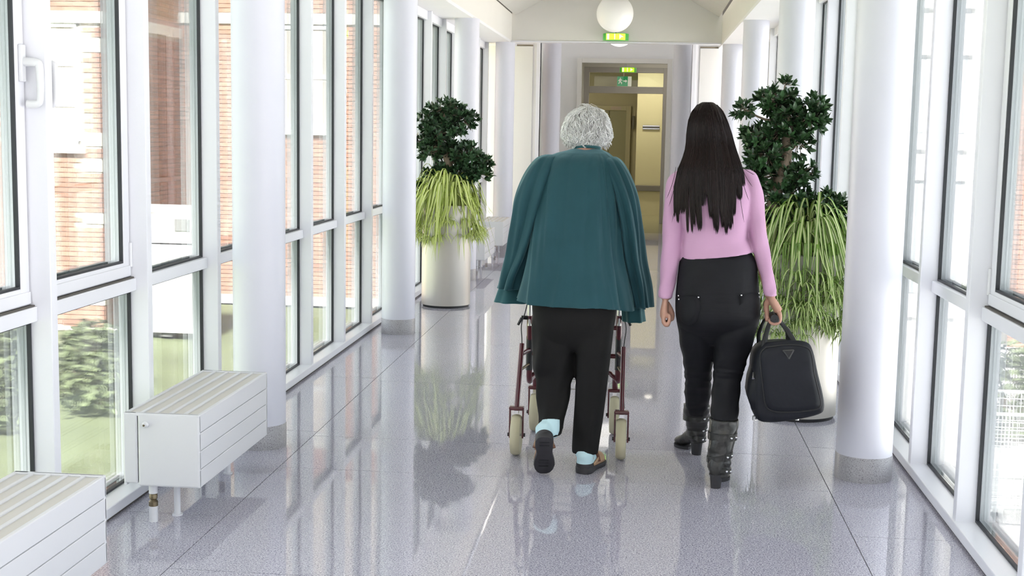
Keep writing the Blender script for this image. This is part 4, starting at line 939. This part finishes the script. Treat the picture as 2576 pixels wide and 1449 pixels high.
# body under the clothes
b1 = MB(); hc = P(1478, 338, 6.20)
head(b1, hc, .35, 1.0)
b1.tube([P(1472, 402, 6.08), P(1474, 375, 6.13), P(1477, 345, 6.18)], [.062, .052, .052], 16, sub=3)
b1.loft([S(385, 1430, 1520, 6.09, .07), S(410, 1372, 1545, 6.06, .11), S(480, 1345, 1556, 6.02, .14), S(600, 1350, 1545, 5.98, .13), S(720, 1360, 1530, 5.95, .10), S(820, 1372, 1518, 5.92, .07)], 32, 4)
for px, ux, gx in ((1372, 1332, -1), (1548, 1556, 1)):
    xg = P(ux, 880, UY).x
    sh = P(px, 425, 6.05); el = P(1312 if gx < 0 else 1590, 625, 6.08); wr_ = Vector((xg+gx*.01, UY-.255, .905))
    b1.tube([sh, (sh+el)/2, el, (el+wr_)/2, wr_], [.05, .044, .038, .034, .025], 14, sub=3)
    # hand closed round the grip
    b1.tube([wr_, wr_+Vector((0, .04, .002)), wr_+Vector((0, .075, 0))], [.025, .034, .034], 12, flat=.55, sub=2)
    for i in range(4):
        y = UY-.225+.022*i
        b1.tube([(xg-gx*.004, y, .905), (xg+gx*.024, y, .898), (xg+gx*.026, y, .874), (xg, y, .860), (xg-gx*.020, y, .868)], [.0095, .009, .0088, .0085, .007], 8, sub=2)
    b1.tube([(xg-gx*.006, UY-.235, .905), (xg-gx*.026, UY-.20, .898), (xg-gx*.027, UY-.165, .882)], [.012, .0105, .008], 8, sub=2)
for secs in ([S(790, 1365, 1435, 5.92, .07), S(940, 1362, 1428, 5.935, .062), S(1040, 1366, 1412, 5.84, .05), S(1100, 1370, 1402, 5.76, .036)], [S(800, 1455, 1535, 5.90, .08), S(950, 1458, 1518, 5.90, .062), S(1060, 1452, 1502, 5.89, .05), S(1130, 1448, 1488, 5.86, .036), S(1165, 1450, 1486, 5.85, .034)]): b1.loft(secs, 24, 4)
# feet, socks, shoes
MR = shoe_frame((P(1463, 1190, 5.80).x, 5.792, 0), .30)
ML = shoe_frame((P(1378, 1190, 5.70).x-.002, 5.528, 0), -.10, .98, .243)
for Mf, ank, nm in ((MR, P(1466, 1130, 5.855), 'r'), (ML, P(1384, 1086, 5.745), 'l')):
    T_ = lambda x, y, z: Mf @ Vector((x, y, z))
    b1.tube([ank, T_(0, .045, .075), T_(0, .07, .055), T_(0, .14, .045), T_(0, .20, .035)], [.034, .034, .034, .033, .028], 14, sub=3)
    so = MB(); out = foot_outline(1., .006)
    so.rings([[T_(x, y, 0) for x, y in out], [T_(x*1.02, y, .024 if y > .1 else .030) for x, y in out]]); so.build('shoe_sole', sole_m, p1, smooth=True, bevel=.005)
    for yy in ((.035, .055, .15, .17, .19) if nm == 'l' else ()):
        MB().obox(T_(0, yy, -.001), (Mf.to_3x3() @ Vector((.022, 0, 0))), (Mf.to_3x3() @ Vector((0, .003, 0))), (Mf.to_3x3() @ Vector((0, 0, .0015)))).build('tread_bar', black_plastic, p1)
    up = MB(); Rr = []
    for y, w, hgt in ((.095, .034, .052), (.13, .038, .058), (.165, .043, .055), (.195, .043, .046), (.22, .036, .038), (.237, .020, .030)):
        Rr.append([T_(w*math.cos(PI*k/14), y, .024+(hgt)*math.sin(PI*k/14)) for k in range(15)]+[T_(-w*.6, y, .022), T_(w*.6, y, .022)])
    up.rings(Rr).build('shoe_upper', tan_m, p1, smooth='all')
    hl = MB(); Rr = []
    for k in range(17):
        a = -PI*.02+PI*1.04*k/16; x = .040*math.cos(a)*1.0; y = .045-.046*math.sin(a)
        Rr.append((x, y))
    hl.rings([[T_(x, y, .025) for x, y in Rr]+[T_(x*.86, y*.86+.006, .025) for x, y in reversed(Rr)], [T_(x, y, .046) for x, y in Rr]+[T_(x*.86, y*.86+.006, .046) for x, y in reversed(Rr)]]).build('heel_counter', sole_m, p1, smooth=True)
    for e in (-1, 1): MB().tube([T_(e*.038, .06, .036), T_(e*.040, .10, .050), T_(e*.038, .135, .058)], [.010, .011, .010], 8, flat=.4, sub=2, up=(1, 0, 0)).build('quarter', tan_m, p1, smooth='all')
    MB().tube([T_(-.040, .112, .04), T_(-.030, .112, .078), T_(0, .112, .094), T_(.030, .112, .078), T_(.043, .112, .04)], .011, 8, flat=.35, sub=3).build('shoe_strap', strap_m, p1, smooth='all')
    sk = MB(); aa = ank+Vector((0, .01 if nm == 'r' else .02, .05))
    sk.tube([aa, ank, T_(0, .038, .085), T_(0, .040, .062), T_(0, .036, .034)], [.041, .040, .039, .038, .036], 20, sub=4)
    sk.tube([T_(0, .035, .045), T_(0, .08, .052), T_(0, .13, .05)], [.034, .036, .033], 18, sub=3)
    sk.build('sock', sock_m, p1, smooth='all', voxel=.004, smooth_it=3)
b1.build('body', skin_old, p1, smooth='all', voxel=.0045, smooth_it=3)
# white hair: a cap with curls
HR = [(268, 1466, 1494), (276, 1448, 1512), (289, 1433, 1524), (306, 1424, 1531), (328, 1418, 1535), (344, 1418, 1535), (358, 1427, 1527), (369, 1444, 1507)]
hb = [.03, .06, .085, .105, .112, .108, .095, .075]
cap = MB().loft([S(y, a+4, b_-4, 6.185-.006*i, hb[i]-.006) for i, (y, a, b_) in enumerate(HR)], 64, 6, lambda th, t: .011*math.sin(6*th+9*t)*math.sin(14*t+2.3*math.sin(4*th))+.005*math.sin(11*th-13*t)-.004)
hr = random.Random(11); secs = [S(y, a, b_, 6.185-.006*i, hb[i]) for i, (y, a, b_) in enumerate(HR)]
SS = crom(secs, 10)
for i in range(4200):
    k = min(len(SS)-2, int((hr.random()**.7)*len(SS))); th = hr.uniform(0, 2*PI); pts = []; n = 9; L = hr.randint(6, 14)
    lump = math.sin(6*th+.22*k)*math.sin(.34*k+2.3*math.sin(4*th)); sw = .16*math.sin(4*th+.11*k)+.10*lump+hr.uniform(-.10, .10); puff = .004+.006*hr.random()+.006*max(0, lump); flip = hr.uniform(-.006, .015)*(.4+.6*math.sin(9*th+.3*k))
    ph = hr.uniform(0, 6)
    for j in range(n):
        t = j/(n-1); kk = k+L*t; ki = min(len(SS)-1, int(kk)); cx, cy, cz, a, b_ = SS[ki]; ex = max(0, kk-(len(SS)-1))
        r = 1+(puff*math.sin(PI*min(1, t*1.05))+flip*t**3)/.1; thh = th+sw*t*t+.025*math.sin(8*t+ph)
        pts.append((cx+a*r*math.cos(thh), cy+b_*r*math.sin(thh), cz-ex*.0017+flip*.5*t**4))
    strand(cap, pts, hr.uniform(.0008, .0019))
for i in range(190):
    k = int(len(SS)*hr.uniform(.35, .97)); th = hr.uniform(0, 2*PI); cx, cy, cz, a, b_ = SS[min(k, len(SS)-1)]; e = Vector((math.cos(th), math.sin(th), 0)); tn = Vector((-math.sin(th), math.cos(th), 0))*hr.choice((-1, 1))
    q = Vector((cx+a*math.cos(th)*.97, cy+b_*math.sin(th)*.97, cz)); l = hr.uniform(.014, .030)
    for m_ in range(5):
        w_ = Vector((hr.uniform(-.003, .003), hr.uniform(-.003, .003), hr.uniform(-.003, .003)))
        strand(cap, [q+w_, q+w_+e*.006+Vector((0, 0, -l*.35)), q+w_+e*.010+tn*l*.25+Vector((0, 0, -l*.75)), q+w_*1.5+e*hr.uniform(.008, .016)+tn*l*.6+Vector((0, 0, -l*.95))], hr.uniform(.0010, .0017))
for i in range(7):
    a = hr.uniform(-.02, .02); c = P(1468+hr.uniform(-8, 10), 276, 6.17); strand(cap, [c, c+Vector((-.012+a, 0, .016)), c+Vector((.004+a, 0, .028)), c+Vector((.030+a, 0, .016)), c+Vector((.045+a, 0, -.01))], .0012)
cap.build('hair', whair, p1, smooth='all')

# ---------------------------------------------------------------- person in pink
pink = mat('pink_fine_knit', (.53, .31, .47), .8, spec=.25, noise=(9, .05), sheen=(.25, (1, .8, .95)), bump=[(420, .3, .0008), (7, .25, .010, (.8, .8, 2.6))])
jean = mat('black_denim', (.007, .007, .0095), .7, spec=.25, noise=(16, .3), bump=[(380, .25, .0008), (6, .35, .012, (.7, .7, 3.0))])
boot_m = mat('black_leather_boot', (.022, .021, .019), .30, spec=.5, noise=(12, .3), bump=[(120, .15, .001), (14, .5, .010, (1, 1, 1.6))])
dhair = mat('dark_brown_hair', (.011, .0055, .005), .42, spec=.22, island=.5)
p2 = thing('person', 'person with long dark hair in a pink jumper and black jeans carrying a bag', 'person', (.35, 5.85, 0))
WY = 5.84
def sw_fold(th, t): return .0035*math.sin(30*t+2*th)*max(0, (t-.55))*2+.002*math.sin(5*th+8*t)
sw = MB()
sw.loft([S(416, 1762, 1830, WY+.03, .055), S(428, 1728, 1858, WY+.02, .085), S(442, 1700, 1886, WY+.01, .10), S(480, 1696, 1892, WY, .115), S(530, 1708, 1886, WY, .12), S(575, 1715, 1882, WY, .112), S(605, 1716, 1885, WY-.002, .112), S(640, 1712, 1897, WY-.005, .125)], 64, 8,
        lambda th, t: (lambda a: (a*math.cos(th), a*math.sin(th), max(0, t-.8)/.2*.020*math.cos(th)-.004))(sw_fold(th, t)))
sw.loft([S(430, 1702, 1742, WY+.01, .055), S(444, 1684, 1738, WY+.01, .066), S(480, 1673, 1728, WY+.005, .066), S(540, 1669, 1722, WY, .060), S(600, 1666, 1719, WY-.005, .054), S(650, 1663, 1711, WY-.015, .047), S(700, 1660, 1702, WY-.03, .040), S(735, 1657, 1694, WY-.04, .036), S(750, 1657, 1692, WY-.045, .036)], 40, 7, lambda th, t: .002*math.sin(26*t+3*th))
sw.loft([S(426, 1850, 1886, WY+.01, .055), S(440, 1855, 1904, WY+.01, .066), S(480, 1868, 1919, WY+.005, .066), S(540, 1876, 1924, WY, .060), S(600, 1886, 1931, WY-.015, .054), S(650, 1900, 1940, WY-.035, .047), S(700, 1913, 1948, WY-.065, .040), S(730, 1920, 1953, WY-.085, .036), S(744, 1923, 1954, WY-.092, .036)], 40, 7, lambda th, t: .002*math.sin(26*t+3*th))
sw.build('jumper', pink, p2, smooth='all', voxel=.0055, smooth_it=2)
jn = MB()
def pant(th, t): return .0022*math.sin(40*t+2*th)+.0015*math.sin(7*th)
jn.loft([S(625, 1728, 1884, WY-.0, .09), S(642, 1716, 1896, WY-.004, .112), S(655, 1711, 1903, WY-.006, .124), S(700, 1703, 1908, WY-.012, .14), S(760, 1699, 1912, WY-.02, .152), S(800, 1700, 1911, WY-.018, .15), S(830, 1714, 1896, WY-.0, .115), S(866, 1750, 1860, WY+.015, .05)], 64, 6, lambda th, t: .0018*math.sin(26*t+2*th)*(1-t)-.010*math.exp(-((th-1.5*PI)/.16)**2)*max(0, min(1, (t-.45)*3)))
jn.loft([S(790, 1701, 1806, WY+.01, .125), S(850, 1708, 1802, WY+.05, .110), S(900, 1717, 1795, WY+.10, .095), S(930, 1721, 1791, WY+.13, .085), S(955, 1723, 1790, WY+.155, .080), S(1000, 1723, 1787, WY+.22, .070), S(1025, 1726, 1780, WY+.26, .055), S(1045, 1734, 1772, WY+.29, .040)], 48, 7, lambda th, t: pant(th, t)+.004*math.sin(95*t)*math.exp(-((t-.55)/.13)**2))
jn.loft([S(790, 1806, 1911, WY-.015, .125), S(850, 1800, 1898, WY-.01, .115), S(900, 1797, 1881, WY, .098), S(930, 1795, 1872, WY+.005, .088), S(955, 1794, 1865, WY+.0, .082), S(1000, 1790, 1861, WY-.04, .080), S(1045, 1788, 1857, WY-.085, .070), S(1070, 1794, 1848, WY-.105, .052)], 48, 7, lambda th, t: pant(th, t)+.005*math.sin(95*t)*math.exp(-((t-.45)/.12)**2))
jn.build('jeans', jean, p2, smooth='all', voxel=.0055, smooth_it=8)
# back pockets with studs, laid on the seat
def on_seat(px, py):
    p = P(px, py, WY-.02); cx = P(1806, py, WY-.02).x; u = max(-1, min(1, (p.x-cx)/.19)); return p, (WY-.02)-.150*math.sqrt(max(0, 1-abs(u)**2.3))-.003
for poly in ([(1706, 744), (1758, 747), (1757, 800), (1732, 818), (1708, 796)], [(1862, 742), (1908, 738), (1906, 790), (1884, 812), (1860, 796)]):
    mb = MB(); v = []
    cx = sum(a for a, b_ in poly)/5; cy = sum(b_ for a, b_ in poly)/5
    rings_ = []
    for sc in (1, .97, .5, .05):
        rr_ = []
        for a, b_ in crom(poly+[poly[0]], 3)[:-1]:
            x, y = cx+(a-cx)*sc, cy+(b_-cy)*sc; _, yy = on_seat(x, y); q = P(x, y, yy-.002 if sc < 1 else yy+.006); rr_.append(q)
        rings_.append(rr_)
    mb.rings(rings_, False, True).build('back_pocket', jean, p2, smooth='all')
for px, py in ((1707, 744), (1708, 753), (1757, 748), (1865, 743), (1909, 738), (1910, 747)):
    _, yy = on_seat(px, py); c = P(px, py, yy-.004); MB().ellipsoid(c, (.004, .003, .004), 10, 6).build('rivet', chrome, p2, smooth='all')
# boots
def boot(heel, yaw, shaft, lab, lean=(0, 0)):
    M = Matrix.Translation(Vector(heel)) @ Matrix.Rotation(-yaw, 4, 'Z')
    T_ = lambda x, y, z: M @ Vector((x, y, z))
    mb = MB(); Rr = []
    for y, w, zb, hgt in ((-.006, .020, .058, .05), (.004, .030, .056, .085), (.03, .035, .052, .11), (.06, .035, .046, .105), (.10, .034, .034, .078), (.14, .039, .018, .062), (.175, .041, .010, .052), (.205, .034, .010, .042), (.232, .018, .012, .028), (.240, .006, .016, .014)):
        Rr.append([T_(w*math.cos(2*PI*k/20), y, zb+hgt/2+hgt/2*math.sin(2*PI*k/20)) for k in range(20)])
    mb.rings(Rr)
    mb.loft(shaft, 40, 6, lambda th, t: .004*math.sin(55*t)*max(0, t-.35)*1.6+.002*math.sin(3*th+20*t))
    o = mb.build('boot', boot_m, p2, smooth='all', voxel=.0045, smooth_it=2)
    hl = MB(); hl.rings([[T_(.022*math.cos(2*PI*k/20), .026+.026*math.sin(2*PI*k/20), 0) for k in range(20)], [T_(.028*math.cos(2*PI*k/20), .028+.034*math.sin(2*PI*k/20), .062) for k in range(20)]]).build('boot_heel', sole_m, o, smooth=True)
    so = MB(); out = [(.034*math.sin(PI*k/12)**.6, .115+.13*k/12) for k in range(13)]; out = out+[(-x, y) for x, y in reversed(out)]
    so.rings([[T_(x*1.1, y, 0) for x, y in out], [T_(x*1.1, y, .014) for x, y in out]]).build('boot_sole', sole_m, o, smooth=True)
    Sx = crom(shaft, 10)
    for t, w, ps in ((.30, .016, .0), (.62, .013, .35), (.80, .012, -.3)):
        c = Sx[int(t*(len(Sx)-1))]; ring = []
        for k in range(33):
            th = 2*PI*k/32; ring.append(Vector((c[0]+(c[3]+.003)*math.cos(th), c[1]+(c[4]+.003)*math.sin(th), c[2]+ps*.04*math.cos(th))))
        MB().tube(ring, w, 8, flat=.99, up=(0, 0, 1)).v
        st = MB(); R2 = []
        for q in ring:
            d = (q-Vector((c[0], c[1], q.z))).normalized(); R2.append([q+d*.003+Vector((0, 0, w)), q+d*.003-Vector((0, 0, w)), q-d*.004-Vector((0, 0, w)), q-d*.004+Vector((0, 0, w))])
        st.rings(R2).build('boot_strap', boot_m, o, smooth=True)
        for th in (-.55, -1.0):
            q = Vector((c[0]+(c[3]+.008)*math.cos(th), c[1]+(c[4]+.008)*math.sin(th), c[2]+ps*.04*math.cos(th))); MB().ellipsoid(q, (.006, .006, .006), 10, 6).build('boot_stud', chrome, o, smooth='all')
hR = P(1797, 1226, 5.67); hL = P(1757, 1142, 6.26)
boot((hR.x, 5.648, 0), .22, [S(1052, 1783, 1858, 5.735, .066), S(1075, 1784, 1856, 5.725, .062), S(1100, 1783, 1850, 5.71, .057), S(1130, 1781, 1843, 5.70, .051), S(1155, 1781, 1839, 5.695, .046), S(1180, 1783, 1836, 5.695, .044), S(1200, 1786, 1832, 5.70, .040)], 'r')
boot((hL.x, 6.235, 0), -.42, [S(1018, 1719, 1786, 6.13, .064), S(1035, 1719, 1785, 6.145, .06), S(1060, 1724, 1780, 6.19, .053), S(1080, 1729, 1777, 6.225, .047), S(1097, 1734, 1774, 6.245, .044), S(1112, 1738, 1773, 6.262, .040)], 'l')
# body
b2 = MB(); hc = P(1782, 330, WY+.05)
head(b2, hc, .05, .98)
b2.tube([P(1790, 432, WY+.02), P(1788, 405, WY+.025), P(1784, 365, WY+.04)], [.062, .050, .050], 16, sub=3)
b2.loft([S(424, 1735, 1850, WY+.02, .07), S(445, 1712, 1874, WY+.01, .09), S(520, 1722, 1874, WY, .105), S(590, 1726, 1874, WY, .10), S(680, 1724, 1886, WY-.005, .10), S(770, 1724, 1886, WY-.005, .10), S(820, 1740, 1870, WY+.01, .06)], 32, 4)
wl_ = P(1674, 752, WY-.045); wr2 = P(1939, 746, WY-.092)
b2.tube([P(1712, 455, WY+.01), P(1696, 540, WY), P(1690, 620, WY-.01), P(1680, 700, WY-.03), wl_], [.05, .044, .036, .030, .025], 14, sub=3)
b2.tube([P(1878, 450, WY+.01), P(1899, 540, WY), P(1912, 620, WY-.02), P(1930, 700, WY-.065), wr2], [.05, .044, .036, .030, .025], 14, sub=3)
hand_curl(b2, wl_, 1, .62, 1.0)
gr = Vector((hx.x, hx.y, hx.z))
def grip_hand(mb, w, g, k=1.):
    w = Vector(w); u = (g-w); a = w+u*.30; kn = w+u*.80+Vector((.024, 0, .004))
    mb.tube([w+Vector((0, 0, .03)), w, a+Vector((.008, 0, 0)), kn], [.024, .025, .033, .034], 14, sub=3, flat=.55, up=(1, 0, 0))
    for yy, L in ((-.032, .9), (-.011, 1), (.011, 1), (.032, .95)):
        b_ = Vector((g.x, g.y+yy, g.z-.010))
        mb.tube([Vector((kn.x, g.y+yy, kn.z)), b_+Vector((.025, 0, .006)), b_+Vector((.021, 0, -.012)), b_+Vector((.002, 0, -.021)), b_+Vector((-.017, 0, -.013)), b_+Vector((-.020, 0, .002))], [.0105, .0100, .0095, .009, .0085, .007], 9, sub=3)
    mb.tube([w+u*.22+Vector((-.012, .012, 0)), w+u*.50+Vector((-.024, .022, 0)), g+Vector((-.026, .020, .002)), g+Vector((-.027, .010, -.028))], [.014, .0125, .011, .008], 10, sub=3)
grip_hand(b2, wr2, gr+Vector((0, 0, -.004)))
for secs in ([S(780, 1722, 1788, WY+.02, .08), S(930, 1732, 1782, WY+.135, .058), S(1035, 1736, 1766, WY+.295, .034), S(1100, 1746, 1764, 6.255, .025)], [S(780, 1822, 1890, WY-.01, .08), S(930, 1802, 1864, WY+.0, .068), S(1050, 1796, 1848, WY-.09, .055), S(1170, 1792, 1828, 5.70, .035)]): b2.loft(secs, 24, 4)
b2.build('body', skin, p2, smooth='all', voxel=.0042, smooth_it=2)
# long dark hair
HH = [(256, 1768, 1790), (264, 1752, 1806), (280, 1740, 1820), (305, 1731, 1831), (335, 1727, 1841), (370, 1725, 1850), (400, 1716, 1860), (430, 1703, 1870), (470, 1697, 1876), (520, 1700, 1876), (585, 1706, 1876)]
def hair_edge(y):
    for (y0, a0, b0), (y1, a1, b1_) in zip(HH[:-1], HH[1:]):
        if y <= y1: t = max(0, (y-y0)/(y1-y0)); return a0+(a1-a0)*t, b0+(b1_-b0)*t
    return HH[-1][1:]
def hair_back(y):      # depth of the hair's rear surface
    Y0 = WY+.05
    if y < 340: t = (y-256)/84; return Y0-.112*math.sqrt(max(0, 1-(1-max(0, t))**2))
    if y < 440: t = (y-340)/100; return Y0-.112+(-.074)*t*t*(3-2*t)
    return Y0-.186-.006*math.sin((y-440)/145*PI)
hsec = []
for y, b_ in ((257, .02), (263, .045), (276, .07), (300, .09), (335, .098), (370, .085), (400, .06), (430, .040)):
    a0, b0 = hair_edge(y); hsec.append(S(y, a0+4, b0-4, hair_back(y)+b_+.004, b_))
for y, sh, b_ in ((460, 14, .022), (490, 34, .010)):
    a0, b0 = hair_edge(y); hsec.append(S(y, a0+sh, b0-sh, hair_back(y)+b_+.004, b_))
hm = MB().loft(hsec, 96, 7, lambda th, t: .0022*math.sin(23*th+3*t)+.0016*math.sin(41*th-2*t))
hr = random.Random(5)
CL = [(-.99, 548), (-.90, 562), (-.74, 540), (-.60, 588), (-.52, 572), (-.36, 583), (-.22, 520), (-.15, 500), (.02, 552), (.10, 582), (.16, 590), (.31, 575), (.46, 592), (.52, 580), (.68, 545), (.80, 505), (.97, 470)]
for i in range(3000):
    u = hr.uniform(-1, 1); ci = min(range(len(CL)), key=lambda q: abs(CL[q][0]-u+hr.uniform(-.05, .05))); cu, cend = CL[ci]
    dpt = hr.uniform(0, .010); end = cend-abs(hr.gauss(0, 26)); y0 = hr.uniform(257, 330) if hr.random() < .8 else hr.uniform(300, 420); pts = []; n = 15
    ph = hr.uniform(0, 6); wob = hr.uniform(.4, 1.6); lean = .05*math.sin(3.1*ci)
    for j in range(n):
        t = j/(n-1); y = y0+(end-y0)*t; a0, b0 = hair_edge(y); k = max(0, (y-440)/140); pull = min(.72, k*.8)*(.7+.3*math.sin(2.3*ci))
        uu = u+(cu-u)*pull+lean*k+.006*wob*math.sin(5*t+ph)+.012*k*math.sin(ph+6*t)
        if u < -.6 and k > 0: uu -= .10*k
        x = (a0+b0)/2+(b0-a0)/2*uu; Yb = hair_back(y); bulge = .10*(1-math.sqrt(max(0, 1-min(1, uu*uu))))
        if y >= 430: bulge = .03*uu*uu
        elif y > 340: bulge *= 1-(y-340)/90*.7
        pts.append(P(x, y, Yb+bulge+dpt*(.4+.6*math.sin(i))-.002))
    strand(hm, pts, hr.uniform(.0010, .0019))
for x0, x1, y1 in ((1705, 1682, 520), (1700, 1677, 500), (1862, 1884, 505), (1868, 1893, 470), (1712, 1690, 560), (1855, 1872, 560), (1870, 1898, 440)):
    strand(hm, [P(x0+(x1-x0)*t**1.5, 420+(y1-420)*t, hair_back(430+(y1-430)*t)+.035) for t in [k/9 for k in range(10)]], .0012)
hm.build('hair', dhair, p2, smooth='all')
